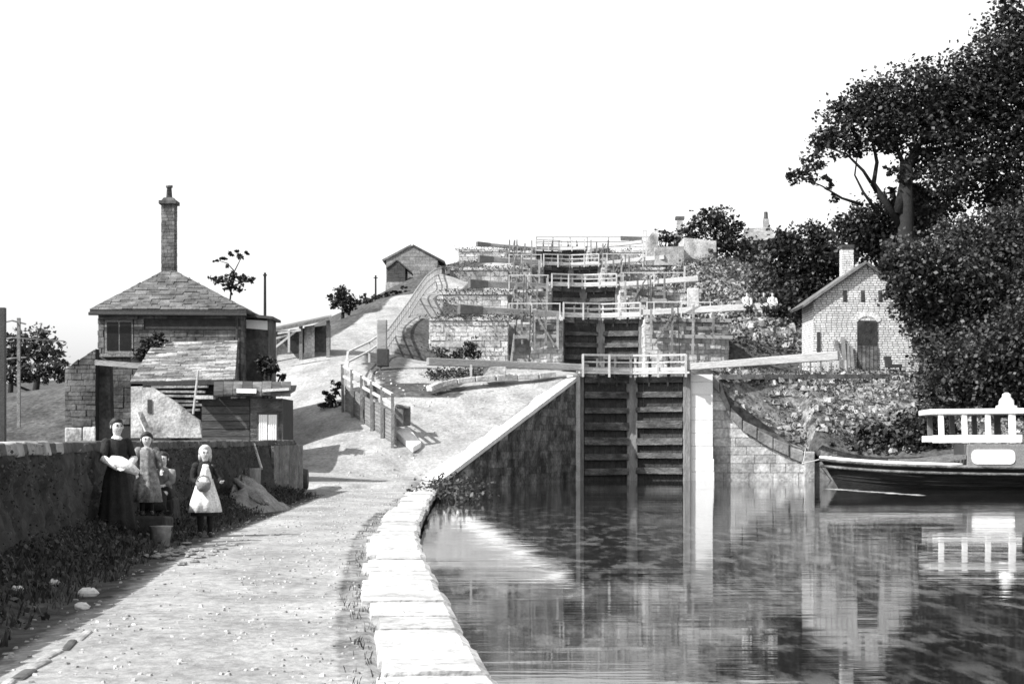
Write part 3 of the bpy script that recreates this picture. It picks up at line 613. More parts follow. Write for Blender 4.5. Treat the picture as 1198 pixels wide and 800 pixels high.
tree('broadleaf_tree', 'low dense tree on the bank right of the brick house, just above the boat roof', 'tree', gp(1150,76), [(1150,425,42,1,0),(1105,425,34,1,1),(1190,420,48,1,0),(1100,458,28,1,0),(1140,465,32,1,0),(1185,468,36,1,0),(1088,400,20,1,2),(1230,440,60,1,0),(1225,390,60,1,0)], 8, .20, M_leafm, (.25,.12))
tree('broadleaf_tree', 'dark dense tree left of the brick house chimney', 'tree', gp(945,104), [(945,300,34,1,0),(915,300,28,1,0),(968,318,34,1,0),(935,335,38,1,0),(905,335,24,1,0),(970,290,26,1,0),(925,280,18,1,0),(952,272,14,1,0),(985,340,30,1,0),(900,285,10,1,0)], 7.5, .25, M_leaf, (.3,.14))
tree('broadleaf_tree', 'dark dense tree rising from the slope above the end of the second balance beam', 'tree', gp(915,99), [(920,385,30,1,0),(895,370,14,1,0),(945,385,28,1,0),(912,355,24,1,0),(935,410,24,1,0),(960,370,20,1,2),(905,405,22,1,0),(880,400,14,1,0),(875,420,12,1,0)], 7.5, .25, M_leaf, (.25,.12))
tree('broadleaf_tree', 'ragged dark tree on the skyline behind the pale roofless building', 'tree', gp(835,138), [(835,268,24,1,0),(818,262,16,1,0),(850,262,18,1,0),(840,250,14,1,0),(858,285,22,1,0),(800,280,14,1,0),(868,300,22,1,0),(872,318,18,1,0),(824,248,9,1,0),(865,262,7,1,0),(880,330,16,1,-6),(845,290,14,1,0),(810,272,12,1,0)], 5.5, .30, M_leaf, (.25,.12))
tree('bush', 'dark bush beside the tall chimney stack at the lock top', 'bush', gp(780,140), [(780,280,12,1,0),(772,274,8,1,0),(790,284,9,1,0)], 7, .27, M_leaf, (.1,.06))
tree('bush', 'dark round bush on the left skyline below the barn', 'bush', gp(401,100), [(401,350,14,1,0),(397,343,9,1,0),(406,357,10,1,0),(393,357,7,1,0)], 8, .22, M_leaf, (.1,.06))
tree('bush', 'small dark bush between the round bush and the barn', 'bush', gp(429,112), [(429,348,8,1,0),(435,352,7,1,0)], 8, .22, M_leaf, (.08,.05))
tree('hedge', 'thin dark hedge climbing the bank towards the barn', 'hedge', gp(455,116), [(x, 352-(x-430)*.32, 4.5, 1, 0) for x in range(416,474,5)], 14, .19, M_leaf, (.05,.03))
tree('wind_bent_tree', 'small flat-topped tree showing over the right slope of the cottage roof', 'tree', gp(272,84), [(270,329,9,1,0),(284,327,9,1,0),(258,329,9,1,0),(250,326,5,1,0),(294,329,6,1,0),(271,322,7,1,0),(270,298,5,1,0),(261,303,5,1,0),(252,306,3.5,1,0),(279,301,6,1,0),(287,296,4.5,1,0),(276,294,4,1,0),(266,311,3,1,0),(268,337,8,1,0),(280,336,7,1,0)], 8, .17, M_leaf, (.07,.03), limbs=[([(272,345,84),(264,330,84),(256,328,84)],.05,.02),([(272,338,84),(274,318,84),(282,302,84)],.045,.02),([(272,335,84),(284,330,84),(293,328,84)],.04,.02),([(273,316,84),(266,308,84),(256,305,84)],.03,.015)], flat=.6, top=P(273,315,84))
tree('bush', 'black rounded bush against the right side of the cottage', 'bush', gp(311,58), [(311,428,13,1,0),(306,420,9,1,0),(318,433,9,1,0),(328,440,6,1,0)], 9, .14, M_leaf, (.08,.05))
tree('bush', 'dark bush growing up the cottage front under the eaves', 'bush', gp(178,58.5), [(178,408,16,1,0),(184,398,10,1,0),(168,418,10,1,0)], 8, .14, M_leaf, (.08,.05), Yd=58.5)
tree('broadleaf_tree', 'pale grey tree far off at the left edge behind the wall', 'tree', gp(42,125), [(42,400,20,1,0),(30,412,18,1,0),(58,410,16,1,0),(22,392,9,1,0),(50,392,10,1,0),(15,412,12,1,0),(70,420,10,1,0)], 5, .32, M_weed, (.25,.12))
tree('bush', 'dark scrub at the foot of the fence beside the left path', 'bush', gp(388,66), [(388,462,9,1,0),(395,450,7,1,0),(380,474,7,1,0),(396,475,6,1,0)], 9, .15, M_leaf, (.06,.04))
tree('bush', 'small dark bush growing against the wall left of the second gates', 'bush', gp(548,88), [(549,400,8,1,0),(546,408,10,1,0),(553,409,9,1,0),(540,414,9,1,0),(556,416,8,1,0),(530,416,8,1,0),(518,414,9,1,0)], 9, .14, M_leaf, (.05,.03), Yd=88)
tree('broadleaf_tree', 'taller darker tree at the far left edge, beside the dark post', 'tree', gp(12,118), [(14,405,14,1,0),(8,420,14,1,0),(20,425,12,1,0),(4,396,9,1,0)], 6, .3, M_leafm, (.2,.1))
tree('hedgerow', 'grey hedgerow running behind the ruined wall at the far left', 'hedge', gp(45,110), [(x, 436+4*math.sin(x*.3), 12, 1, 0) for x in range(-6,80,9)], 5, .28, M_leafm, (.1,.05))
# shrubs at the water's edge behind the boat
for i, (px_, py_, r_) in enumerate([(975,510,14),(1005,512,17),(1035,508,19),(1065,502,22),(1092,495,26)]):
    tree('shrub', ['dark shrub on the bank just right of the end pillar','dark shrub above the bow of the boat','dark shrub behind the fore end of the boat','broad dark shrub left of the boat canopy','tall dark shrub directly behind the boat canopy'][i], 'shrub', gp(px_, 71.5+i*.2), [(px_,py_,r_,1,0),(px_-8,py_+10,r_*.8,1,-.5),(px_+9,py_+9,r_*.8,1,-.5),(px_,py_+16,r_*.7,1,-1)], 6, .19, M_leaf, (.06,.04), Yd=71.5)
# plants on the banks (nobody could count them)
def scatter(fn, n_, lift=.15, spread=.15, per=7):
    pts = []
    while len(pts) < n_:
        q_ = fn(); 
        if q_: pts.append(q_)
    P0 = np.array([(x, y, gz(x, y)+lift*random.random()) for x, y in pts])
    return (P0[:,None,:] + RNG.normal(size=(n_,per,3))*np.array([spread,spread,spread*.6])).reshape(-1,3)
def r1():
    x, y = random.uniform(8.5,24), random.uniform(70.35,84)
    if wob(np.array(x*1.3), np.array(y*1.6)) < random.uniform(-.9,.3): return None
    if x > 19.5 and y > 80: return None
    return x, y
tag(leaf_mesh('undergrowth', scatter(r1, 2300, .10, .20, 8), .11, M_weed), 'tangled weeds and ivy covering the bank right of the bottom lock', 'weeds', kind='stuff')
def r2(): x, y = random.uniform(9,21), random.uniform(93,131); return (x, y)
tag(leaf_mesh('undergrowth', scatter(r2, 3000, .3, .22), .22, M_weed), 'rough growth on the rubble slope right of the upper locks', 'weeds', kind='stuff')
def stones(name, fn, n_, s0, s1, m, lab):
    b_ = MB()
    for _ in range(n_):
        q_ = fn()
        if not q_: continue
        s_ = random.uniform(s0,s1); x, y = q_; b_.box((x,y,gz(x,y)+s_*.12), (s_*random.uniform(.8,1.6), s_*random.uniform(.7,1.2), s_*.6), random.uniform(0,3), random.uniform(.5,.8), s_*.12)
    return tag(b_.build(name, m), lab, 'stones', kind='stuff')
stones('rubble', lambda: (random.uniform(9.5,20), random.uniform(95,131)), 2400, .15, .5, M_rubble, 'loose quarry rubble strewn over the slope right of the upper locks')
stones('rubble', r1, 2000, .08, .36, M_pale, 'broken stones lying among the weeds right of the bottom lock')
def r5():
    i = random.randrange(4); yf, a, c, py = random.choice((TL,TL,TR))[i]; x = (random.uniform(a-4, c)-CX)*yf/F
    return (x, yf-random.uniform(.05,1.6)) if random.random() < .5 else (x, yf-.1)
p5 = []
for _ in range(1100):
    x, y = r5(); i = int(np.argmin([abs(y-t_[0]) for t_ in TL])); z = GZ[i]+.1 if random.random() < .35 else random.choice([EYE+(HY-(TL if x < 4 else TR)[i][3])*y/F+.02, max(GZ[i], gz(x,y))+.1]); p5.append((x, y, z))
p5 = np.array(p5); p5 = p5[(p5[:,0] < 1.6) | (p5[:,0] > 7.3)]
tag(leaf_mesh('undergrowth', (p5[:,None,:]+RNG.normal(size=(len(p5),9,3))*np.array([.22,.12,.10])).reshape(-1,3), .12, M_leafm), 'weeds rooted along the ledges and feet of the terrace walls', 'weeds', kind='stuff')
def r6():
    y = 7+34*random.random()**1.4; return (float(xl(y))-(.72+random.gauss(0,.06)) if random.random() < .8 else float(xl(y))-random.uniform(0,.7), y)
def r3(): y = random.uniform(6,44); x = float(wx(y))+random.uniform(.05,1.05)*random.random()**.5; return x, y
def blades(fn, n_, h0, h1, m, name, lab):
    V = []; 
    for _ in range(n_):
        x, y = fn(); z_ = gz(x,y); 
        for _k in range(4):
            a = random.uniform(0,6.28); h = random.uniform(h0,h1); w_ = h*.13; lx, ly = math.cos(a)*h*.5, math.sin(a)*h*.5; ox, oy = random.uniform(-.05,.05), random.uniform(-.05,.05)
            V += [(x+ox-math.sin(a)*w_, y+oy+math.cos(a)*w_, z_-.02),(x+ox+math.sin(a)*w_, y+oy-math.cos(a)*w_, z_-.02),(x+ox+lx*.5,y+oy+ly*.5,z_+h*.7),(x+ox+lx,y+oy+ly,z_+h)]
    V = np.array(V); return tag(raw(name, V, np.arange(len(V)).reshape(-1,4), m), lab, 'grass', kind='stuff')
blades(r3, 5200, .04, .13, M_leafm, 'grass', 'dark rank grass and weeds along the foot of the wall')
blades(r6, 170, .02, .06, M_leafm, 'grass', 'sparse tufts of grass along the back of the coping stones')
def r3b():
    q_ = r3(); return q_ if random.random() < .6 else None
tag(leaf_mesh('undergrowth', scatter(r3b, 900, .12, .07, 8), .06, M_leafm), 'broad-leaved weeds crowding the foot of the towpath wall', 'weeds', kind='stuff')
tag(leaf_mesh('undergrowth', np.array([P(0,0,1)*0]) + np.concatenate([RNG.normal(size=(900,3))*np.array([.5,1.6,.16])+np.array([-1.75,48,.22]), RNG.normal(size=(500,3))*np.array([.35,1.6,.14])+np.array([-1.95,54,.25])]), .12, M_leafm), 'weeds hanging over the canal edge at the foot of the wing wall', 'weeds', kind='stuff')
stones('gravel', lambda: (lambda y: (random.uniform(float(wx(y))+.9, float(xl(y))-.75), y))(6+48*random.random()**1.5), 2200, .010, .035, M_grit, 'loose grit and pebbles trodden into the towpath')
def rg():
    x, y = random.uniform(-6,2), random.uniform(56,72); return (x,y) if x < float(xl(y))-1.3 else (-4, 58)
stones('gravel', rg, 420, .02, .09, M_grit, 'loose stones on the sloping bank beside the wing wall')

q5 = np.array([[random.uniform(-3.3,-1.0), random.uniform(68.9,70.5), 0] for _ in range(160)]); q5[:,2] = [gz(a_, b_)+.1 for a_, b_ in q5[:,:2]]
tag(leaf_mesh('undergrowth', (q5[:,None,:]+RNG.normal(size=(160,9,3))*np.array([.2,.2,.12])).reshape(-1,3), .12, M_leafm), 'dark weeds behind the kerb under the left balance beam', 'weeds', kind='stuff')
# ------------------------------------------------------------------ towpath boundary wall
tw = empty('boundary_wall', (-5, 20, .2), 'long dark mossy rubble wall beside the towpath with a pale coping', 'wall')
ysw = np.arange(2, 49.01, .07); zs = np.arange(0, 1.56, .065); V = []; rw1 = RNG.normal(size=(200,40)); rw2 = RNG.normal(size=(400,60))
def vn(g, a, b_): 
    i, j = int(a), int(b_); f, h_ = a-i, b_-j; f = f*f*(3-2*f); h_ = h_*h_*(3-2*h_); return (g[i,j]*(1-f)+g[i+1,j]*f)*(1-h_)+(g[i,j+1]*(1-f)+g[i+1,j+1]*f)*h_
for yy in ysw:
    for zz_ in zs:
        V.append((float(wx(yy))+.06*(1.5-zz_)/1.5+.035*vn(rw1, yy*3.5, zz_*6)+.025*vn(rw2, yy*7.5, zz_*13)+random.uniform(-.01,.01), yy, .05+zz_))
ni, nj = len(ysw), len(zs); ii = np.arange(ni*nj).reshape(ni,nj)
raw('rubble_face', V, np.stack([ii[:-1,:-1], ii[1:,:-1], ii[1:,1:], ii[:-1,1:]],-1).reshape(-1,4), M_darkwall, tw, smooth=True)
k = MB()
for a, c in zip(WALL[:-1], WALL[1:]):
    k.hexa([(a[1]-.45,a[0],0),(a[1]-.03,a[0],0),(c[1]-.03,c[0],0),(c[1]-.45,c[0],0)], [(a[1]-.45,a[0],1.53),(a[1]-.03,a[0],1.53),(c[1]-.03,c[0],1.53),(c[1]-.45,c[0],1.53)])
k.build('wall_core', M_mortd, tw)
one('wall_end', M_soot, tw, lambda b_: b_.box((float(wx(49))-.2, 49.1, .8), (.5,.3,1.6)), bevel=.04)
y = 2.0; kk = 0
while y < 49:
    L = random.uniform(.25,.5); dx = random.uniform(-.015,.015)
    if y+L > 49: L = 49.2-y
    yc = y+L/2; kk += 1
    one('coping_stone', M_stone if yc < 20 and kk % 4 else M_soot, tw, lambda b_: b_.box((float(wx(yc))-.21+dx, yc, 1.53+.06), (.50, L-.015, .13+random.uniform(-.015,.02)), jit=.012, taper=.9), bevel=.02); y += L

def wv():
    y = 6+42*random.random()**1.3; return (float(wx(y))+.12, y, .35+1.2*random.random()**.8)
cl_ = np.array([wv() for _ in range(420)]); cl_ = (cl_[:,None,:]+RNG.normal(size=(420,11,3))*np.array([.03,.12,.08])).reshape(-1,3)
tag(leaf_mesh('ivy', cl_, .04, M_leafm), 'small-leaved creeper and moss clinging to the towpath wall', 'creeper', kind='stuff')
# ------------------------------------------------------------------ cottage
def roof_slates(O, U, V, W, H, m, parent, ch=.3, ln=(.3,.6), N=None):
    Uv = Vector(U).normalized(); Vv = Vector(V).normalized(); Nv = N or Uv.cross(Vv).normalized()
    mb = masonry(O, Uv, Nv, W, H, ch, ln, .03, .01, V=Vv, thick=.02, jit=.1)
    return tag(mb.build('slates', m, parent), kind='stuff')
Yc = 60.0; s_ = Yc/F; x0, x1 = (105-CX)*s_, (288-CX)*s_; ez = EYE+(HY-363)*s_; half = (x1-x0)/2; xm = (x0+x1)/2; az = ez+(363-305)*(Yc+half)/F-.1; xa_ = (198-CX)*(Yc+half)/F
cot = empty('cottage', (xm, Yc+half, .4), 'square stone cottage with a pyramid stone-slate roof and tall central chimney', 'cottage')
wl_ = x0+.25, x1-.25; k = MB(); k.box((xm, Yc+half, (ez+.3)/2), (x1-x0-.5, half*2-.5, ez-.3)); k.build('wall_core', M_mortd, cot)
hz = ez-.15
pc = []; st = masonry((wl_[0], Yc+.25, 2.2), (1,0,0), (0,-1,0), lambda v: (0, wl_[1]-wl_[0]), hz-2.2, .2, (.3,.6), .04, .014, holes=[(.2,1.25,hz-3.4,hz-2.1),(1.6,5,hz-2.62,hz-2.42)], each=pc, jit=.6)
for k_ in pc: k_.build('stone', M_soot, cot)
masonry((wl_[1], Yc+.25, .2), (0,1,0), (1,0,0), lambda v: (0, half*2-.5), hz-.2, .2, (.3,.6), .03, .012, mb=st)
masonry((wl_[0], Yc-.25+half*2, .2), (0,-1,0), (-1,0,0), lambda v: (0, half*2-.5), hz-.2, .2, (.3,.6), .03, .012, mb=st)
tag(st.build('stonework', M_soot, cot), kind='stuff')
wn = one('window', M_fpost, cot, lambda b_: b_.box((wl_[0]+.72, Yc+.27, hz-.75), (1.0,.1,1.2)))
one('pane', M_glass, wn, lambda b_: b_.box((wl_[0]+.5, Yc+.215, hz-.75), (.4,.02,1.0))); one('pane', M_glass, wn, lambda b_: b_.box((wl_[0]+.95, Yc+.215, hz-.75), (.4,.02,1.0)))
roof = empty('roof_tmp'); bpy.data.objects.remove(roof)
rb = MB(); C4 = [(x0,Yc,ez),(x1,Yc,ez),(x1,Yc+2*half,ez),(x0,Yc+2*half,ez)]; rb.add(C4+[(xa_,Yc+half,az)]+[(p[0],p[1],ez-.08) for p in C4], [(0,1,4),(1,2,4),(2,3,4),(3,0,4),(8,7,6,5),(0,5,6,1),(1,6,7,2),(2,7,8,3),(3,8,5,0)])
roof = rb.build('roof', M_mortd, cot)
sl_len = math.hypot(half, az-ez)
for (A_, B_) in ((C4[0],C4[1]), (C4[1],C4[2]), (C4[3],C4[0])):
    A_, B_ = Vector(A_), Vector(B_); AP = Vector((xa_,Yc+half,az)); Uv = (B_-A_).normalized(); L2 = (B_-A_).length; fu = (AP-A_).dot(Uv); up_ = (AP-A_)-Uv*fu; sl_len = up_.length
    if A_.y == B_.y:
        pc = []; Vv = up_.normalized(); masonry(A_+Vector((0,0,.015)), Uv, Uv.cross(Vv).normalized(), lambda v: (fu*v/sl_len, L2-(L2-fu)*v/sl_len), sl_len-.1, .20, (.25,.55), .04, .012, V=Vv, thick=.02, jit=.3, each=pc)
        for k_ in pc: k_.build('slate', M_slate, roof)
    else: roof_slates(A_+Vector((0,0,.015)), Uv, up_, lambda v: (fu*v/sl_len, L2-(L2-fu)*v/sl_len), sl_len-.1, M_slate, roof, .20, (.25,.55))
ch = .24; cy_ = Yc+half; zc0 = az-.35; zc1 = EYE+(HY-240)*cy_/F
chm = one('chimney', M_mortd, roof, lambda b_: b_.box((xa_, cy_, (zc0+zc1)/2), (ch*2-.06, ch*2-.06, zc1-zc0)))
st = MB()
for (O_,U_,N_) in (((xa_-ch,cy_-ch,zc0),(1,0,0),(0,-1,0)), ((xa_+ch,cy_-ch,zc0),(0,1,0),(1,0,0)), ((xa_-ch,cy_+ch,zc0),(0,-1,0),(-1,0,0))):
    masonry(O_, U_, N_, lambda v: (0, 2*ch), zc1-zc0, .13, (.16,.34), .012, .012, mb=st)
tag(st.build('stonework', M_soot, roof), kind='stuff')
one('chimney_cap', M_soot, roof, lambda b_: (b_.box((xa_,cy_,zc1+.07),(.66,.66,.14)), b_.box((xa_,cy_,zc1+.2),(.50,.50,.12), taper=.7)), bevel=.02)
one('chimney_pot', M_slatel, roof, lambda b_: b_.tube([(xa_,cy_,zc1+.2),(xa_,cy_,zc1+.62),(xa_,cy_,zc1+.64),(xa_,cy_,zc1+.72)], [.12,.09,.13,.13], 12), smooth=True)
one('gutter', M_iron, cot, lambda b_: b_.tube([(x0-.02,Yc-.08,ez-.12),(x1+.02,Yc-.08,ez-.16)], .06, 6)); one('downpipe', M_iron, cot, lambda b_: b_.tube([(x1-.35,Yc-.06,ez-.16),(x1-.35,Yc+.14,ez-.5),(x1-.35,Yc+.14,1.0)], .045, 6))
one('lintel', M_soot, cot, lambda b_: b_.box((wl_[0]+.72, Yc+.2, hz-.05), (1.35,.16,.2))); one('sill', M_slatel, cot, lambda b_: b_.box((wl_[0]+.72, Yc+.17, hz-1.42), (1.25,.2,.11)))
# flat roofed side porch
Yp = 61.5; sp = Yp/F
pr = empty('lean_to', P(300,450,Yp), 'narrow flat-topped lean-to with a white panel on the right side of the cottage', 'lean-to')
one('wall', M_soot, pr, lambda b_: b_.hexa([P(286,470,Yp),P(314,470,Yp),P(314,470,Yp)+Vector((0,2,0)),P(286,470,Yp)+Vector((0,2,0))],[P(286,371,Yp),P(314,373,Yp),P(314,373,Yp)+Vector((0,2,0)),P(286,371,Yp)+Vector((0,2,0))]))
one('white_panel', M_white, pr, lambda b_: b_.hexa([P(288,384,Yp-.05),P(313,386,Yp-.05),P(313,386,Yp),P(288,384,Yp)],[P(288,374,Yp-.05),P(313,375,Yp-.05),P(313,375,Yp),P(288,374,Yp)]))
one('roof', M_plank, pr, lambda b_: b_.hexa([P(280,370,Yp-.3),P(319,373,Yp-.3),P(319,373,Yp)+Vector((0,2.2,0)),P(280,370,Yp)+Vector((0,2.2,0))],[P(280,366,Yp-.3),P(319,370,Yp-.3),P(319,370,Yp)+Vector((0,2.2,0)),P(280,366,Yp)+Vector((0,2.2,0))]))

# outhouse with stone roof in front of the cottage
Yo = 55.0; q3 = lambda px_, py_, Y_=Yo: P(px_, py_, Y_)
oh = empty('outhouse', q3(215,510), 'low outhouse with pale stone-slab roof and whitewashed wall in front of the cottage', 'outhouse')
ra, rb_ = q3(152,447), q3(275,444); rc, rd = P(278,400,Yo+3.6), P(180,400,Yo+3.6)
k = MB(); k.add([ra,rb_,rc,rd]+[p-Vector((0,0,.14)) for p in (ra,rb_,rc,rd)], [(0,1,2,3),(7,6,5,4),(0,4,5,1),(1,5,6,2),(2,6,7,3),(3,7,4,0)]); rf = k.build('roof', M_mortd, oh)
Uv = (rb_-ra).normalized(); Vv = (rd+rc-ra-rb_)*.5; Vv = (Vv-Uv*Vv.dot(Uv)).normalized(); HH = ((rd-ra)-Uv*(rd-ra).dot(Uv)).length; WW = (rb_-ra).length
shf = (rd-ra).dot(Uv)/HH; sh2 = (rc-rb_).dot(Uv)/HH
roof_slates(ra, Uv, Vv, lambda v: (shf*v, WW+sh2*v), HH, M_slatel, rf, .17, (.25,.8))
def wallpoly(name, m, parent, pts, th=.3):
    k = MB(); n_ = len(pts); k.add(list(pts)+[p+Vector((0,th,0)) for p in pts], [tuple(range(n_)), tuple(range(2*n_-1,n_-1,-1))]+[(i, i+n_, (i+1)%n_+n_, (i+1)%n_) for i in range(n_)]); return k.build(name, m, parent)
M_wash = mat('stained_limewash', .30, .62, 2.2, .9, .6, 9, stain=.6, stain_scale=.9)
wallpoly('wall', M_wash, oh, [q3(153,512),q3(167,512),q3(167,449),q3(153,449)], 3)
gw = wallpoly('gable_wall', M_wash, oh, [q3(166,512,Yo-.6),q3(236,512,Yo-.6),q3(233,492,Yo-.6),q3(205,470,Yo-.6),q3(178,453,Yo-.6),q3(166,453,Yo-.6)])
one('window', M_iron, gw, lambda b_: b_.box(q3(175,475,Yo-.61), (.13,.05,.42)))
one('wall_back', M_mortd, oh, lambda b_: b_.hexa([q3(166,512,Yo+.6),q3(270,512,Yo+.6),q3(270,512,Yo+3),q3(166,512,Yo+3)],[q3(166,449,Yo+.6),q3(270,447,Yo+.6),q3(270,425,Yo+3),q3(166,425,Yo+3)]))
for i, (a_, c_, y_) in enumerate([(178,243,453),(183,240,458),(190,245,463),(197,232,469),(205,238,474),(216,234,480)]):
    tag(one('board', M_slatel, None, lambda b_: b_.bar(q3(a_,y_,Yo-.25), q3(c_,y_+random.uniform(-1,1),Yo-.2), .3, .07)), ['topmost long board stacked under the outhouse roof','second board down in the stack under the outhouse eaves','third and longest board in the stack under the outhouse eaves','fourth board down in the stack by the outhouse gable','fifth board down, near the foot of the white pole','lowest and shortest board of the stack by the outhouse'][i], 'board', 'boards stacked under the outhouse roof')
    one('x', M_slatel, None, lambda b_: None) if False else None
tag(one('pole', M_rail, None, lambda b_: b_.tube([P(226,484,54), P(232,433,53.8)], .035, 6)), 'thin white pole leaning upright in front of the outhouse roof', 'pole')
tag(one('leaning_plank', M_wash, None, lambda b_: b_.bar(P(176,512,53.6), P(163,482,53.9), .22, .06)), 'pale plank leaning against the whitewashed outhouse wall', 'plank')
# plank shed with white-curtained window
Ys = 51.0; sh = empty('garden_shed', P(290,512,Ys), 'dark boarded shed with an overhanging felt roof and white-curtained window behind the wall', 'shed')
zb4 = .4; zt4 = EYE+(HY-466)*Ys/F; xa, xb = (236-CX)*Ys/F, (331-CX)*Ys/F
one('shed_core', M_mortd, sh, lambda b_: b_.box(((xa+xb)/2, Ys+1.3, (zb4+zt4)/2), (xb-xa-.04, 2.5, zt4-zb4)))
nb = 11
for i in range(nb):
    z0_ = zb4+(zt4-zb4)*i/nb; xe = (292-CX)*Ys/F
    one('board', M_plank, sh, lambda b_: b_.box(((xa+xe)/2, Ys+.02, z0_+(zt4-zb4)/nb/2), (xe-xa, .05, (zt4-zb4)/nb-.02)))
dr = one('door', M_fence if False else M_gate, sh, lambda b_: b_.box(((293+331-2*CX)/2*Ys/F, Ys-.0, (zb4+zt4)/2), ((331-293)*Ys/F, .06, zt4-zb4)))
wn = one('window', M_plank, sh, lambda b_: b_.box(((314-CX)*Ys/F, Ys-.05, EYE+(HY-499)*Ys/F), (.66,.05,.86)))
for a_ in (308.5, 319.5):
    k = MB(); n_ = 9; xs_ = np.linspace((a_-5-CX)*Ys/F, (a_+5-CX)*Ys/F, n_); 
    for (p, q_, i) in zip(xs_[:-1], xs_[1:], range(n_)): 
        d1, d2 = .03*(i % 2), .03*((i+1) % 2); z1_, z2_ = EYE+(HY-515)*Ys/F, EYE+(HY-485)*Ys/F
        k.hexa([(p,Ys-.09-d1,z1_),(q_,Ys-.09-d2,z1_),(q_,Ys-.08-d2,z1_),(p,Ys-.08-d1,z1_)],[(p,Ys-.09-d1,z2_),(q_,Ys-.09-d2,z2_),(q_,Ys-.08-d2,z2_),(p,Ys-.08-d1,z2_)])
    k.build('curtain', M_white, wn)
rf = MB(); rfo = one('roof', M_iron, sh, lambda b_: b_.hexa([P(252,464,Ys-.3),P(336,463,Ys-.3),P(336,463,Ys-.3)+Vector((0,1.9,.2)),P(252,464,Ys-.3)+Vector((0,1.9,.2))],[P(252,457,Ys-.3),P(338,455,Ys-.3),P(338,450,Ys-.3)+Vector((0,1.9,.05)),P(252,451,Ys-.3)+Vector((0,1.9,.05))]))
for i in range(8):
    a_, c_ = 250+i*11.3, 250+(i+1)*11.3-.5; j_ = random.uniform(-1.2,1.2)
    k = MB(); prof = lambda x_: [P(x_,461+j_,Ys-.55), P(x_,456+j_,Ys-.52), P(x_+.3,450+j_*.6,Ys-.1), P(x_+.5,446.5+j_*.4,Ys+.9), P(x_+.5,446+j_*.4,Ys+1.5)]
    A_, B_ = prof(a_), prof(c_); n_ = 5; dn = Vector((0,.02,-.05)); k.add(A_+B_+[p+dn for p in A_]+[p+dn for p in B_], [(q_,q_+n_,q_+n_+1,q_+1) for q_ in range(4)]+[(q_+2*n_+1,q_+3*n_+1,q_+3*n_,q_+2*n_) for q_ in range(4)]+[(0,2*n_,3*n_,n_)]+[(q_,q_+1,q_+2*n_+1,q_+2*n_) for q_ in range(4)]+[(q_+n_,q_+3*n_,q_+3*n_+1,q_+n_+1) for q_ in range(4)])
    k.build('roof_sheet', M_soot if i%3 else M_plank, rfo)
one('roof_batten', M_white, sh, lambda b_: b_.bar(P(277,457,Ys-.56), P(300,457.5,Ys-.56), .08, .13)); one('roof_batten', M_rail, sh, lambda b_: b_.bar(P(307,457,Ys-.56), P(338,455,Ys-.56), .08, .08))
one('low_roof', M_wash, sh, lambda b_: b_.bar(P(230,465,Ys-.1), P(252,465,Ys-.1), .8, .1))
# left ruined gable wall
Yl = 58.0; lg = empty('ruined_wall', P(95,512,Yl), 'dark coursed stone wall with sloping top left of the cottage', 'wall')
W_ = lambda v: (0, (112-76)*Yl/F if v < 2.9 else max(0.1,(112-76)*Yl/F))
hL_, hR_ = (HY-432)*Yl/F, (HY-408)*Yl/F; wd = (112-76)*Yl/F; zb5 = .3
pc = []; masonry(((76-CX)*Yl/F, Yl, zb5), (1,0,0), (0,-1,0), lambda v: (max(0,(v-(EYE-zb5+hL_))/(hR_-hL_)*wd), wd), EYE-zb5+hR_, .17, (.25,.6), .04, .015, each=pc, jit=.6)
for k_ in pc: k_.build('stone', M_soot, lg)
wallpoly('wall_core', M_mortd, lg, [P(76,554,Yl+.03),P(112,554,Yl+.03),P(112,408,Yl+.03),P(76,432,Yl+.03)], .5)
wallpoly('side_wall', M_soot, lg, [P(112,545,Yl+.5),P(131,545,Yl+.5),P(128,425,Yl+.5),P(112,415,Yl+.5)], .5)
one('lintel', M_beam, lg, lambda b_: b_.bar(P(112,424,Yl-.1), P(178,429,Yl-.1), .2, .18))
for i, (a_, c_, y0_, y1_) in enumerate([(76,96,500,512),(97,112,499,512),(84,108,490,489.9)]):
    tag(one('stone_block', M_wash if i < 2 else M_soot, None, lambda b_: b_.hexa([P(a_,y1_+10,56),P(c_,y1_+10,56),P(c_,y1_+10,57),P(a_,y1_+10,57)],[P(a_,y0_,56),P(c_,y0_,56),P(c_,y0_,57),P(a_,y0_,57)]), bevel=.04), ['squared pale block at the foot of the ruined wall, left one','squared pale block at the foot of the ruined wall, right one','darker squared block lying on top of two others by the ruined wall'][i], 'stone block', 'blocks below the ruined wall')
tag(one('timber_post', M_iron, None, lambda b_: b_.bar(P(2,520,40), P(2,360,40), .17)), 'dark square post standing at the far left edge behind the wall', 'post')
wf = empty('wire_fence', P(20,420,60), 'slack pale wire fence near the dark post at the left edge', 'fence')
for y_ in (378, 398, 422): one('rail', M_rail, wf, lambda b_: b_.tube([P(0,y_,48), P(14,y_-3,50), P(30 if y_ != 398 else 75,y_+(1 if y_ < 420 else -4),52)], .025, 5))
one('post', M_fpost, wf, lambda b_: b_.bar(P(22,500,50.5), P(22,372,50.5), .09))
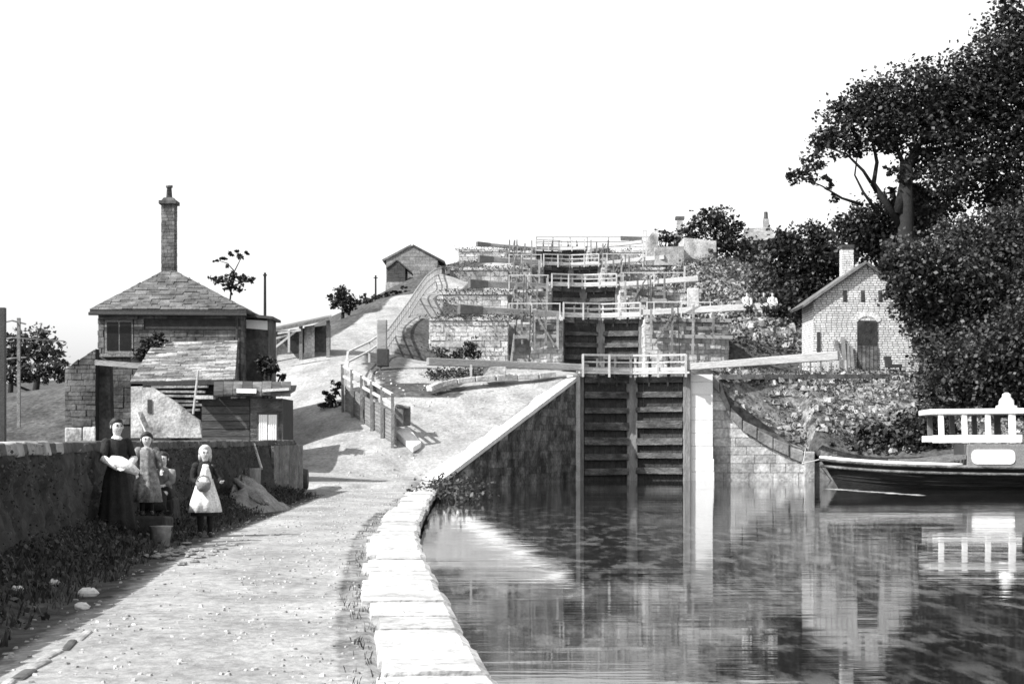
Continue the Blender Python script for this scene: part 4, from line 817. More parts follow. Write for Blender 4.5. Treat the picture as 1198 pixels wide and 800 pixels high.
# outbuilding under the hill path
Yq = 76.0; ob = empty('cart_shed', P(350,430,Yq), 'low dark open-fronted cart shed below the left path, roof sloping up to the right', 'shed')
wallpoly('back_wall', M_soot, ob, [P(322,440,Yq+1.5),P(386,430,Yq+1.5),P(386,380,Yq+1.5),P(322,388,Yq+1.5)])
one('roof', M_slate, ob, lambda b_: b_.hexa([P(318,389,Yq-.4),P(388,374,Yq-.4),P(388,372,Yq+2.2),P(318,387,Yq+2.2)],[P(318,385,Yq-.4),P(388,370,Yq-.4),P(388,368,Yq+2.2),P(318,383,Yq+2.2)]))
for x_ in (322,352,384): one('post', M_fpost, ob, lambda b_: b_.bar(P(x_,440,Yq), P(x_,386-(x_-322)*.2,Yq), .15))
one('pale_wall', M_wash, ob, lambda b_: b_.hexa([P(356,425,Yq+.3),P(368,422,Yq+.3),P(368,422,Yq+1.4),P(356,425,Yq+1.4)],[P(356,382,Yq+.3),P(368,380,Yq+.3),P(368,380,Yq+1.4),P(356,382,Yq+1.4)]))
tf = empty('trestle', P(335,410,Yq-1.5), 'pale rough timber trestle standing before the cart shed', 'trestle')
for a_, c_ in (((320,408),(350,384)),((325,390),(352,386)),((338,386),(338,412)),((322,396),(340,391))): one('bar', M_rail, tf, lambda b_: b_.bar(P(a_[0],a_[1],Yq-1.5), P(c_[0],c_[1],Yq-1.3), .09))
# poles
for (px_, y0_, y1_, Y_, lab) in ((310,366,319,84,'bare telegraph pole standing right of the cottage roof'),(439.5,350,322,118,'bare telegraph pole on the skyline left of the barn')):
    tp = empty('telegraph_pole', P(px_,y0_,Y_), lab, 'pole', 'telegraph poles')
    one('pole', M_bark, tp, lambda b_: b_.tube([P(px_,y0_+45,Y_), P(px_,y1_,Y_)], [.08,.06], 6)); one('crossarm', M_bark, tp, lambda b_: b_.bar(P(px_-2.5,y1_+3,Y_-.08), P(px_+2.5,y1_+3,Y_-.08), .06))

# ------------------------------------------------------------------ barn on the skyline
Yb = 124.0; bn = empty('barn', P(482,336,Yb), 'plain grey gabled barn on the left skyline', 'barn')
def gable(parent, m, core, Y_, x0p, xm_, x1p, ye, yp, yb_, depth, ch=.25, ln=(.35,.7), holes=(), ye2=None, proud=.02, gap=.015):
    ye2 = ye2 or ye; s_ = Y_/F; X0, X1, XM = (x0p-CX)*s_, (x1p-CX)*s_, (xm_-CX)*s_; zb_g = EYE+(HY-yb_)*s_; z1, z2, zp = EYE+(HY-ye)*s_, EYE+(HY-ye2)*s_, EYE+(HY-yp)*s_
    wallpoly('wall_core', core, parent, [Vector((X0,Y_,zb_g)),Vector((X1,Y_,zb_g)),Vector((X1,Y_,z2)),Vector((XM,Y_,zp)),Vector((X0,Y_,z1))], depth)
    def W_(v):
        z = zb_g+v; a = 0 if z <= z1 else (z-z1)/(zp-z1)*(XM-X0); b2 = X1-X0 if z <= z2 else (X1-X0)-(z-z2)/(zp-z2)*(X1-XM); return (a, max(a, b2))
    st = masonry((X0,Y_,zb_g), (1,0,0), (0,-1,0), W_, zp-zb_g, ch, ln, proud, gap, holes=holes, jit=.05)
    masonry((X0,Y_+depth,zb_g), (0,-1,0), (-1,0,0), lambda v: (0,depth), z1-zb_g, ch, ln, proud, gap, mb=st, jit=.05)
    masonry((X1,Y_,zb_g), (0,1,0), (1,0,0), lambda v: (0,depth), z2-zb_g, ch, ln, proud, gap, mb=st, jit=.05)
    tag(st.build('stonework', m, parent), kind='stuff')
    return X0, X1, XM, z1, z2, zp, zb_g
M_barn = mat('grey_barn_stone', .15, .25, 1.5, .9, .4, 9, island=.25)
X0,X1,XM,z1,z2,zp,zbg = gable(bn, M_barn, M_mortar, Yb, 452, 482, 512, 304, 288, 345, 6)
def rslab(parent, a, b_, Y0, Y1, m, th=.14, name='roof'):
    a = Vector((a[0],0,a[1])); b2 = Vector((b_[0],0,b_[1])); n_ = Vector((-(b2.z-a.z),0,b2.x-a.x)).normalized(); n_ = n_ if n_.z > 0 else -n_
    k = MB(); k.hexa([a+Vector((0,Y0,0)), b2+Vector((0,Y0,0)), b2+Vector((0,Y1,0)), a+Vector((0,Y1,0))],[a+n_*th+Vector((0,Y0,0)), b2+n_*th+Vector((0,Y0,0)), b2+n_*th+Vector((0,Y1,0)), a+n_*th+Vector((0,Y1,0))]); return k.build(name, m, parent)
rslab(bn, (X0-.25,z1-.12), (XM,zp), Yb-.1, Yb+6.1, M_slate); rslab(bn, (XM+.01,zp), (X1+.45,z2-.22), Yb-.1, Yb+6.1, M_plank)
b2_ = empty('barn_annexe', P(463,333,121), 'smaller dark boarded gable in front of the skyline barn', 'shed')
X0,X1,XM,z1,z2,zp,zbg = gable(b2_, M_plank, M_mortd, 121, 453, 464, 474, 314, 305, 330, 2.5, .3, (.6,1.2))
rslab(b2_, (X0-.05,z1-.04), (XM,zp), 120.9, 123.5, M_plank, .08); rslab(b2_, (XM+.01,zp), (X1+.4,z2-.3), 120.9, 123.5, M_iron, .08)
one('plinth', M_stone, b2_, lambda b_: b_.hexa([P(451,345,120.9),P(480,345,120.9),P(480,345,123),P(451,345,123)],[P(451,330,120.9),P(480,330,120.9),P(480,330,123),P(451,330,123)]))

# lattice railing up the ramp
rp = [(440,405,80),(455,384,87),(467,368,92),(480,350,98),(490,335,105),(499,323,111),(508,316,117),(515,313.5,121),(521,313,124)]
rl = empty('path_railing', P(480,362,98), 'long pale lattice railing curving up beside the left path to the barn', 'railing')
pts3 = []
for (a_, c_) in zip(rp[:-1], rp[1:]):
    for f_ in (0,.2,.4,.6,.8): pts3.append(Vector([a_[i]*(1-f_)+c_[i]*f_ for i in range(3)]))
pts3.append(Vector(rp[-1]))
top3 = [P(p.x,p.y,p.z) for p in pts3]; M_lat = mat('grey_railing_paint', .22,.34,6,.7,.1)
one('top_rail', M_lat, rl, lambda b_: b_.tube(top3, .05, 6)); one('middle_rail', M_lat, rl, lambda b_: b_.tube([p-Vector((0,0,.42)) for p in top3], .035, 6)); one('bottom_rail', M_lat, rl, lambda b_: b_.tube([p-Vector((0,0,.85)) for p in top3], .035, 6))
for p in top3: one('post', M_lat, rl, lambda b_: b_.bar(p-Vector((0,0,1.3)), p+Vector((0,0,.04)), .07))
rl2 = empty('gate_posts', P(517,325,122), 'dark timber frame where the railing meets the barn corner', 'posts')
for x_ in (512.5, 517, 519.5): one('post', M_iron, rl2, lambda b_: b_.bar(P(x_,328,122), P(x_,311,122), .16))
one('rail', M_fpost, rl2, lambda b_: b_.bar(P(512,311.5,122), P(535,312.5,122), .09)); one('rail', M_fpost, rl2, lambda b_: b_.bar(P(519,315,122), P(534,314,122), .06))

# boarded fence on the bank
fe = empty('board_fence', P(434,500,61.5), 'bleached boarded fence with open top rails standing between the two branches of the path', 'fence')
FA, FB = P(404,487,65.0), P(462,519,60.0); FAt, FBt = P(403,428,65.0), P(462,462,60.0)
nbd = 8
for i in range(nbd):
    f0, f1 = i/nbd*.62, (i+1)/nbd*.62
    a0, a1, c0, c1 = FA.lerp(FAt,f0), FA.lerp(FAt,f1-.012), FB.lerp(FBt,f0), FB.lerp(FBt,f1-.012); th = Vector((.05,.03,0))
    one('board', M_fence, fe, lambda b_: b_.hexa([a0,c0,c0+th,a0+th],[a1,c1,c1+th,a1+th]))
for f_ in (.80, 1.0): one('rail', M_rail, fe, lambda b_: b_.bar(FA.lerp(FAt,f_)+Vector((-.05,-.03,0)), FB.lerp(FBt,f_)+Vector((-.05,-.03,0)), .08, .09))
for i in range(6):
    f_ = i/5.; a0 = FA.lerp(FB,f_)-Vector((.08,.06,.3)); a1 = FAt.lerp(FBt,f_)-Vector((.08,.06,-.06)); one('post', M_fpost, fe, lambda b_: b_.bar(a0, a1, .10, .10))
fr = empty('rail_fence', P(425,410,68), 'pale post-and-rail fence continuing uphill behind the boarded fence', 'fence')
for k_, (a_, c_) in enumerate((((404,432,65.2),(407,412,69)),((407,412,69),(432,400,74)),((432,400,74),(450,388,80)))):
    A_, C_ = P(*a_), P(*c_)
    for dz in (0,-.4): one('rail', M_rail, fr, lambda b_: b_.bar(A_+Vector((0,0,dz)), C_+Vector((0,0,dz)), .07))
    one('post', M_rail, fr, lambda b_: b_.bar(A_-Vector((0,0,1.2)), A_+Vector((0,0,.05)), .09))
tag(one('mooring_stump', M_fpost, None, lambda b_: (b_.bar(P(467,499,61), P(467,474,61), .32, .26), b_.bar(P(476,498,61.2), P(476,476,61.2), .26, .22), b_.bar(P(463,474,61),P(480,477,61),.36,.10)), bevel=.03), 'pair of stout weathered timber posts under a dark cap beside the boarded fence', 'posts')
tag(one('stone_slab', M_copw, None, lambda b_: b_.hexa([P(462,503,61.0)+Vector((0,0,-.25)),P(483,523,59.6)+Vector((0,0,-.2)),P(493,517,60.3)+Vector((0,0,-.2)),P(478,499,61.5)+Vector((0,0,-.2))],[P(462,503,61.0),P(483,523,59.6),P(493,517,60.3),P(478,499,61.5)]), bevel=.03), 'white flat slab lying at the foot of the boarded fence', 'slab')
ps = empty('hydrant_post', P(447,425,71.5), 'thick grey timber post with a black base on the bank above the fence', 'post')
one('shaft', M_beam, ps, lambda b_: b_.bar(P(447,412,71.5), P(447,374,71.5), .42), bevel=.04); one('base', M_iron, ps, lambda b_: b_.bar(P(448,429,71.4), P(448,408,71.4), .50), bevel=.04)
# ledge of grass edge stones across the bank before the beam
lk = empty('kerb', P(560,450,66.5), 'low curved line of edging stones on the bank left of the bottom gates', 'kerb')
kp = [(502,455,66.5),(515,450,67),(535,446,67.2),(556,443.5,67.4),(580,442,67.6),(605,441,68),(630,440,68.3),(650,438,68.6)]
for a_, c_ in zip(kp[:-1], kp[1:]): one('edging_stone', M_coping, lk, lambda b_: b_.bar(P(*a_), P(*c_)-Vector((.04,0,0)), .3, .22), bevel=.03)
tag(one('beam_prop', M_stoneb, None, lambda b_: b_.hexa([P(565,443,67.6),P(592,443,67.6),P(592,443,68.4),P(565,443,68.4)],[P(565,429,67.6),P(592,429,67.6),P(592,429,68.4),P(565,429,68.4)]), bevel=.03), 'pale stone block under the left balance beam of the bottom gates', 'stone block')
tag(one('timber_prop', M_rail, None, lambda b_: b_.bar(P(551,444,67.3), P(551,427,67.2), .09)), 'thin pale prop under the left end of the bottom balance beam', 'prop')

# ------------------------------------------------------------------ brick lock house
Yh = 85.0; hs = empty('brick_house', P(1013,435,Yh), 'pale brick gabled lock house with arched doorway and three slits under the gable', 'house')
sH = Yh/F; X0g = (952-CX)*sH
dh = ((1003-952)*sH, (1026-952)*sH, 0, (440-376)*sH); 
X0,X1,XM,z1,z2,zp,zbg = gable(hs, M_brick, M_brickm, Yh, 952, 1012, 1075, 352, 309, 440, 3.4, .115, (.24,.30), holes=[dh]+[((x_-2.2-952)*sH,(x_+2.2-952)*sH,(440-353)*sH,(440-341)*sH) for x_ in (988.5,1009.5,1030)], proud=.012, gap=.028)
rl_ = rslab(hs, (X0-.55, z1-.34), (XM,zp-.02), Yh-.22, Yh+3.6, M_slate, .13); rslab(hs, (XM+.01,zp-.02), (X1+.4,z2-.28), Yh-.22, Yh+3.6, M_slate, .13)
ed = one('verge_board', M_fpost, hs, lambda b_: b_.bar((X0-.55,Yh-.24,z1-.26),(XM,Yh-.24,zp+.07),.05,.12))
for x_ in (988.5,1009.5,1030): one('vent_slit', M_iron, hs, lambda b_: b_.box(((x_-CX)*sH, Yh-.02, EYE+(HY-347)*sH), (.15,.06,.42), taper=.6))
dr = one('door', M_gated, hs, lambda b_: b_.box(((1014.5-CX)*sH, Yh-.03, zbg+dh[3]/2), ((1026-1003)*sH, .05, dh[3])))
for i in range(5): one('door_board', M_gate, dr, lambda b_: b_.box(((1003.5+4.6*i+2.2-CX)*sH, Yh-.075, zbg+.75), (.16,.04,1.5)))
ab = MB(); cxA = (1014.5-CX)*sH; rA = .56; zA = zbg+dh[3]
ar = MB()
for i in range(9):
    a0, a1 = math.pi*(.15+.7*i/9), math.pi*(.15+.7*(i+.92)/9); c0 = Vector((cxA, Yh, zA-.30)); 
    f_ = lambda a, r, yy: c0+Vector((math.cos(a)*r, yy, math.sin(a)*r))
    ar.hexa([f_(a0,rA,-.04),f_(a0,rA+.22,-.04),f_(a0,rA+.22,.02),f_(a0,rA,.02)],[f_(a1,rA,-.04),f_(a1,rA+.22,-.04),f_(a1,rA+.22,.02),f_(a1,rA,.02)])
ar.build('door_arch', M_brick, hs)
wn = one('window', M_iron, hs, lambda b_: b_.box(((957.5-CX)*sH, Yh-.03, EYE+(HY-400)*sH), (.16,.05,1.0)))
xc = (990.5-CX)*87.5/F; zc0, zc1 = zp-1.6, EYE+(HY-292)*87.5/F
cm = one('chimney', M_brickm, hs, lambda b_: b_.box((xc, 87.5, (zc0+zc1)/2), (.58,.58,zc1-zc0)))
st = MB()
for (O_,U_,N_) in (((xc-.3,87.2,zc0),(1,0,0),(0,-1,0)), ((xc+.3,87.2,zc0),(0,1,0),(1,0,0)), ((xc-.3,87.8,zc0),(0,-1,0),(-1,0,0))): masonry(O_, U_, N_, lambda v: (0,.6), zc1-zc0, .115, (.22,.28), .01, .02, mb=st, jit=.05)
tag(st.build('brickwork', M_brick, hs), kind='stuff')
one('chimney_cap', M_soot, hs, lambda b_: b_.box((xc,87.5,zc1+.1),(.70,.70,.2)), bevel=.03)
for i, (a_, c_) in enumerate((((984,433),(978,398)),((989,434),(986,395)),((993,434),(991,402)),((998,434),(995,405)))):
    tag(one('plank', M_fpost, None, lambda b_: b_.bar(P(a_[0],a_[1]+3,84.3), P(c_[0],c_[1],84.9), .2, .05)), ['leftmost grey plank leaning by the arched door','tallest grey plank leaning by the arched door','third grey plank from the left leaning by the arched door','rightmost grey plank leaning nearest the arched door'][i], 'plank', 'planks leaning on the brick house')
ck = empty('chair', P(1042,435,83.6), 'dark low chair tipped beside the arched door of the brick house', 'chair')
one('seat', M_iron, ck, lambda b_: b_.box(P(1046,428,83.6), (.7,.45,.16))); one('backrest', M_iron, ck, lambda b_: b_.bar(P(1040,430,83.6), P(1038,417,83.8), .35, .1))
for x_ in (1040,1053): one('leg', M_iron, ck, lambda b_: b_.bar(P(x_,430,83.5), P(x_+1,437,83.5), .08))
pk = empty('picket_fence', P(950,430,83), 'low row of pale upright palings left of the brick house', 'fence')
for i in range(14): one('paling', M_rail if i % 3 else M_fpost, pk, lambda b_: b_.bar(P(936+i*4.1,437,83), P(936+i*4.1+random.uniform(-.6,.6),422+random.uniform(-1.5,2),83), .09, .03))
one('rail', M_rail, pk, lambda b_: b_.bar(P(934,429,83.06), P(994,429,83.06), .05, .07))
tag(one('edge_beam', M_stone, None, lambda b_: b_.bar(P(835,441,72), P(1060,440,82), .3, .2)), 'long low stone kerb running right from the white pier to the brick house', 'kerb')

# ------------------------------------------------------------------ skyline buildings on the right
tb = empty('roofless_building', P(800,305,128), 'pale roofless stone building with a broken hole near its right corner, on the hilltop', 'ruin')
a_ = MB(); 
wallpoly('front_wall', M_stoneb, tb, [P(800,310,128),P(838,310,128),P(838,282,128),P(800,278,128)], 4)
wallpoly('low_wall', M_stone, tb, [P(766,310,127),P(800,310,127),P(800,288,127),P(766,289,127)], 1)
wallpoly('gable_wall', M_wash, tb, [P(757,310,129),P(770,310,129),P(770,268,129),P(763,272,129),P(757,280,129)], 2)
one('hole', M_iron, tb, lambda b_: (b_.box(P(831,293,127.97), (.35,.1,.3), jit=.06), b_.box(P(836,297,127.97), (.2,.1,.3), jit=.04)))
h1 = empty('hilltop_house', P(886,300,150), 'distant house with a low slate roof and tall chimney among the dark trees', 'house')
wallpoly('wall', M_stone, h1, [P(868,330,150),P(905,330,150),P(905,280,150),P(868,280,150)], 5)
one('roof', M_slatel, h1, lambda b_: b_.hexa([P(866,281,149.6),P(908,281,149.6),P(908,281,155),P(866,281,155)],[P(872,267,152),P(902,266,152),P(902,266,153),P(872,267,153)]))
c_ = one('chimney', M_stoneb, h1, lambda b_: b_.hexa([P(892,272,152),P(900.5,272,152),P(900.5,272,152.7),P(892,272,152.7)],[P(892.5,256,152),P(900,256,152),P(900,256,152.7),P(892.5,256,152.7)]))
one('chimney_pot', M_soot, c_, lambda b_: b_.tube([P(896,257,152.3),P(896,248,152.3)], [.22,.16], 8)); one('window', M_glass, h1, lambda b_: b_.box(P(882,291,149.97), (.7,.06,.9)))
h2 = empty('chimney_stack', P(795,300,146), 'tall square chimney stack rising out of the bushes at the lock top', 'chimney')
one('shaft', M_stone, h2, lambda b_: b_.hexa([P(791,305,146),P(799.5,305,146),P(799.5,305,146.7),P(791,305,146.7)],[P(791.5,257,146),P(799,257,146),P(799,257,146.7),P(791.5,257,146.7)])); one('cap', M_soot, h2, lambda b_: b_.box(P(795.2,255.5,146.35),(.75,.8,.25)))
tag(one('timber_stack', M_fpost, None, lambda b_: [b_.bar(P(726,277+i*1.8,146), P(751,278+i*1.8,146), .3, .11) for i in range(3)]), 'small stack of dark timbers on the skyline right of the top gates', 'timber')
tag(one('stone_pillar', M_stoneb, None, lambda b_: b_.hexa([P(804,368,99),P(818,368,99),P(818,368,99.8),P(804,368,99.8)],[P(804,337,99),P(818,337,99),P(818,337,99.8),P(804,337,99.8)]), bevel=.04), 'pale square stone pillar below the short beam on the right lock side', 'pillar')

# ------------------------------------------------------------------ boat
bt = empty('canal_boat', (15.0, 58, 0), 'dark canal boat with a white open canopy and white side panels, bow to the left', 'boat')
yaw = math.radians(-7)
def Bp(u, v, z_): # u along from bow aft, v across (0 centre, - to camera)
    o_ = Vector((10.62, 58.9, 0)); return o_+Vector((math.cos(yaw)*u-math.sin(yaw)*v, math.sin(yaw)*u+math.cos(yaw)*v, z_))
NU, NVv = 40, 9; V = []; LB = 18.0
for i in range(NU+1):
    f_ = i/NU; u = LB*f_; hw = 2.05*(1-max(0,1-u/3.4)**2.2)*(1-.8*max(0,(u-15.5)/2.5)**2); sheer = .72+.27*math.exp(-u/2.6) ; rake = .85*math.exp(-u/1.2)
    for j in range(NVv):
        g = j/(NVv-1); ang = math.pi*g; vv = -math.cos(ang); zz_ = -.5 + (sheer+.5)*abs(vv)**2.6*1.0
        w_ = hw*np.sign(vv)*(abs(vv)**.35); taperz = .80+.20*abs(vv)**2
        V.append(Bp(u+rake*(1-abs(vv)**3), w_*taperz, zz_))
Fq = [(i*NVv+j, (i+1)*NVv+j, (i+1)*NVv+j+1, i*NVv+j+1) for i in range(NU) for j in range(NVv-1)]
k = MB(); k.add(V, Fq); k.build('hull', M_hull, bt, smooth=True)
def gun(side, off=0, dz=0): 
    out = []
    for i in range(NU+1):
        u = LB*i/NU; hw = 2.05*(1-max(0,1-u/3.4)**2.2)*(1-.8*max(0,(u-15.5)/2.5)**2); out.append(Bp(u, side*(hw+off), .72+.27*math.exp(-u/2.6)+dz))
    return out
for sd_ in (-1,1):
    one('gunwale', M_gate, bt, lambda b_: b_.tube(gun(sd_,.02), .065, 6), smooth=True); one('rubbing_strake', M_gate, bt, lambda b_: b_.tube(gun(sd_,.03,-.22), .05, 6), smooth=True)
one('bow_rail', M_white, bt, lambda b_: b_.tube(gun(-1,.0,.07)[:11], .055, 6), smooth=True)
for dz_ in (-.36,-.50,-.62):
    for sd_ in (-1,1):
        def st_(b_):
            pp = []
            for i in range(NU+1):
                u = LB*i/NU; hw = 2.05*(1-max(0,1-u/3.4)**2.2)*(1-.8*max(0,(u-15.5)/2.5)**2); sh_ = .72+.27*math.exp(-u/2.6); zz_ = sh_+dz_; av = max(.05,((zz_+.5)/(sh_+.5)))**(1/2.6); pp.append(Bp(u+.85*math.exp(-u/1.2)*(1-av**3), sd_*hw*(av**.35)*(.80+.20*av**2)+sd_*.012, zz_))
            b_.tube(pp, .016, 5)
        one('strake', M_hull, bt, st_)
one('mooring_rope', M_rail, bt, lambda b_: b_.tube([Bp(.4,0,1.1),Bp(-.1,.6,.95),Bp(-.5,2.5,.8),Bp(-.3,6,.8),Bp(0,10.5,1.3)], .02, 5))
one('bow_post', M_gate, bt, lambda b_: b_.bar(Bp(.5,0,.8), Bp(.5,0,1.25), .12))
dk = MB(); 
for i in range(NU):
    a, c = gun(-1,-.04,-.12), gun(1,-.04,-.12); dk.add([a[i],a[i+1],c[i+1],c[i]], [(0,1,2,3)])
dk.build('deck', M_plank, bt)
# foredeck load
ld = MB()
for i in range(7): ld.bar(Bp(3.0+random.uniform(-.3,.3), -1.5+i*.42, 1.0+.12*(i%2)), Bp(5.6+random.uniform(-.2,.2), -1.5+i*.42, 1.08+.12*((i+1)%2)), .30, .14)
for i in range(7):
    one('deck_plank', M_fpost, bt, lambda b_: b_.bar(Bp(2.6+random.uniform(-.4,.4), -1.5+i*.42, .84+.10*(i%2)), Bp(4.6+random.uniform(-.1,.1), -1.5+i*.42, .98+.12*((i+1)%2)), .30, .14))
# cabin body
one('cabin_side', M_cabin, bt, lambda b_: b_.hexa([Bp(4.7,-1.76,.55),Bp(16,-1.76,.55),Bp(16,1.76,.55),Bp(4.7,1.76,.55)],[Bp(4.7,-1.62,1.52),Bp(16,-1.62,1.52),Bp(16,1.62,1.52),Bp(4.7,1.62,1.52)]), bevel=.03)
def rpanel(u0, u1, z0_, z1_, name='side_panel'):
    k = MB(); pts = []; r_ = min(.17, (z1_-z0_)/2-.01)
    for (cu, cz, a0) in ((u1-r_,z1_-r_,0),(u0+r_,z1_-r_,90),(u0+r_,z0_+r_,180),(u1-r_,z0_+r_,270)):
        for t_ in range(0,91,18): a = math.radians(a0+t_); pts.append((cu+math.cos(a)*r_, cz+math.sin(a)*r_))
    f_ = lambda u, z_, o_: Bp(u, -1.76+(z_-.55)*.144-o_, z_); n_ = len(pts)
    k.add([f_(u,z_,.03) for u,z_ in pts]+[f_(u,z_,.0) for u,z_ in pts], [tuple(range(n_-1,-1,-1))]+[(i,(i+1)%n_,(i+1)%n_+n_,i+n_) for i in range(n_)]); k.build(name, M_white, bt)
rpanel(4.85, 6.25, .86, 1.34); rpanel(6.68, 7.9, .92, 1.17); rpanel(6.68, 7.9, 1.22, 1.46); rpanel(8.2,9.6,.97,1.39)
# white canopy
zlo, zhi = 1.56, 2.68
one('canopy_sill', M_white, bt, lambda b_: (b_.bar(Bp(3.6,-1.55,zlo+.12), Bp(6.5,-1.55,zlo+.14), .10, .26)), bevel=.02); one('canopy_sill', M_white, bt, lambda b_: (b_.bar(Bp(3.6,1.5,zlo+.12), Bp(6.7,1.5,zlo+.14), .10, .22)), bevel=.02)
one('canopy_roof', M_white, bt, lambda b_: b_.hexa([Bp(3.5,-1.65,zhi-.18),Bp(9.5,-1.65,zhi-.14),Bp(9.5,1.65,zhi-.14),Bp(3.5,1.65,zhi-.18)],[Bp(3.5,-1.65,zhi-.0),Bp(9.5,-1.65,zhi+.05),Bp(9.5,1.65,zhi+.05),Bp(3.5,1.65,zhi-.0)]), bevel=.03)
for sd_ in (-1.56,1.52):
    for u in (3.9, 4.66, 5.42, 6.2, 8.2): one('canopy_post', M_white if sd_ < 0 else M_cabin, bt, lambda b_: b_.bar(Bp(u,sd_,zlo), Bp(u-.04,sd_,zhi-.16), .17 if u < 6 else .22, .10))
one('end_post', M_iron, bt, lambda b_: b_.bar(Bp(6.78,-1.5,1.5), Bp(6.78,-1.5,zhi-.16), .22, .12))
one('roof_ornament', M_white, bt, lambda b_: b_.rings([(Bp(6.1,-.9,0).x, Bp(6.1,-.9,0).y, z_, r_, r_) for z_, r_ in ((zhi,.36),(zhi+.12,.34),(zhi+.14,.25),(zhi+.3,.24),(zhi+.42,.14),(zhi+.5,.14),(zhi+.56,.05))], 18), smooth=True)
wk = MB()
for i in range(60):
    f_ = i/60; p = P(972+108*f_, 567.5+8.5*f_+random.gauss(0,.5), 1); Yw = F*(EYE-.006)/(571.5+8*f_-HY+random.gauss(0,.25)); xw = (972+108*f_+random.gauss(0,2)-CX)*Yw/F; a_, b2w = random.uniform(.08,.28), random.uniform(.05,.16)
    wk.add([(xw+math.cos(t_*math.pi/3)*a_*random.uniform(.7,1.2), Yw+math.sin(t_*math.pi/3)*b2w, .006+.0004*(i%9)) for t_ in range(6)], [(0,1,2,3,4,5)])
tag(wk.build('foam', M_coping), 'thin pale line of foam on the water along the boat bow', 'foam', kind='stuff')

# ------------------------------------------------------------------ small things on the towpath
def heap():
    k = MB(); nn_, mm = 26, 12; V = []
    for j in range(mm+1):
        for i in range(nn_):
            a = 2*math.pi*i/nn_; r_ = j/mm; h = .62*(1-r_**1.5)*(1+.18*math.sin(5*a+3*r_))+random.uniform(-.035,.035)*(1 if r_ < 1 else 0)
            V.append((-5.25+.18*(1-r_)*-1+ math.cos(a)*r_*(.62+.18*math.sin(3*a)), 34.3+math.sin(a)*r_*1.9, .24+max(0,h)))
    k.add(V, [(j*nn_+i, (j+1)*nn_+i, (j+1)*nn_+(i+1)%nn_, j*nn_+(i+1)%nn_) for j in range(mm) for i in range(nn_)]); return k.build('earth_heap', M_haycol, smooth=True)
tag(heap(), 'rounded heap of pale earth and roots against the wall, right of the standing girl', 'heap', kind=None)
hb = bpy.data.objects['earth_heap']
for i in range(5):
    a = P(275+i*3, 562+i*2, 34); c_ = P(298+i*4, 585+i*3.2-i*i*.5, 33.2-i*.1); one('root', M_haycol, hb, lambda b_: b_.tube([a, a.lerp(c_,.5)+Vector((0,0,.05)), c_], [.06,.07,.03], 6), smooth=True)
tag(one('stump_post', M_post, None, lambda b_: b_.tube([(-5.72,37.6,.2),(-5.74,37.6,1.05)], [.17,.22], 12), bevel=.02), 'short thick weathered post standing upright beside the earth heap', 'post')
tag(one('leaning_board', M_gated, None, lambda b_: b_.bar((-5.62,39.2,.25), (-5.9,39.6,1.5), .55, .05)), 'black board leaning against the wall behind the short post', 'board')
tag(one('leaning_stick', M_rail, None, lambda b_: b_.tube([P(306,548,38.3), P(297,519,39)], .03, 6)), 'thin pale stick leaning on the wall over the black board', 'stick')
pd = empty('panelled_hoarding', (-5.85,43.5,.3), 'dark upright boarded panel fixed to the end of the wall below the shed', 'hoarding')
for i in range(6): one('board', M_gate, pd, lambda b_: b_.box((-5.72+.0, 41.3+i*.95, .93), (.07,.93,1.2)))
br = empty('barrel', P(346,563,47.5), 'small dark barrel lying at the end of the wall, pale head showing', 'barrel')
bc = Vector((-5.95, 47.3, .58)); one('staves', M_gated, br, lambda b_: b_.tube([bc+Vector((-.30,0,0)), bc+Vector((-.1,0,0)), bc+Vector((.1,0,0)), bc+Vector((.30,0,0))], [.27,.32,.32,.27], 16), smooth=True)
one('head', M_white, br, lambda b_: b_.tube([bc+Vector((-.33,0,0)), bc+Vector((-.31,0,0))], .25, 16)); one('chock', M_gate, br, lambda b_: b_.box(bc+Vector((0,0,-.30)), (.5,.5,.1)))
# stones on the verge
for i, (px_, py_, s_, lab) in enumerate([(62,688,.08,'small white stone among the weeds at the wall foot'),(103,690,.13,'larger flat white stone where the verge meets the path'),(96,706,.09,'pale stone just in front of the flat white one'),(20,702,.07,'pale stone near the left edge under the wall')]):
    p = G(px_, py_, .3); p.z = gz(p.x,p.y); tag(one('stone', M_copw, None, lambda b_: b_.ball(p+Vector((0,0,.03)), (s_*.8,s_*.5,s_*.4), 9, 6, .12)), lab, 'stone', 'white stones on the verge')
vk = empty('verge_kerb', G(50,760), 'pale broken line of kerb stones between verge and path at the lower left', 'kerb')
for i in range(7):
    a = G(108-i*19, 738+i*11.5, .26); c_ = G(108-(i+.94)*19, 738+(i+.94)*11.5, .26); one('kerb_stone', M_soot if i % 3 == 1 else M_wash, vk, lambda b_: b_.bar(a-Vector((random.uniform(-.03,.03),0,.045)), c_-Vector((random.uniform(-.03,.03),0,.05)), random.uniform(.06,.11), .12), bevel=.02)
# mooring clods near the girl
tag(one('clods', M_haycol, None, lambda b_: [b_.ball((-4.35+random.gauss(0,.35), 21.6+random.gauss(0,.7), .27), (random.uniform(.03,.09),random.uniform(.04,.12),random.uniform(.015,.03)), 7, 4, .2) for _ in range(46)]), 'scattered dark clods of earth on the towpath in front of the girls', 'clods', kind='stuff')

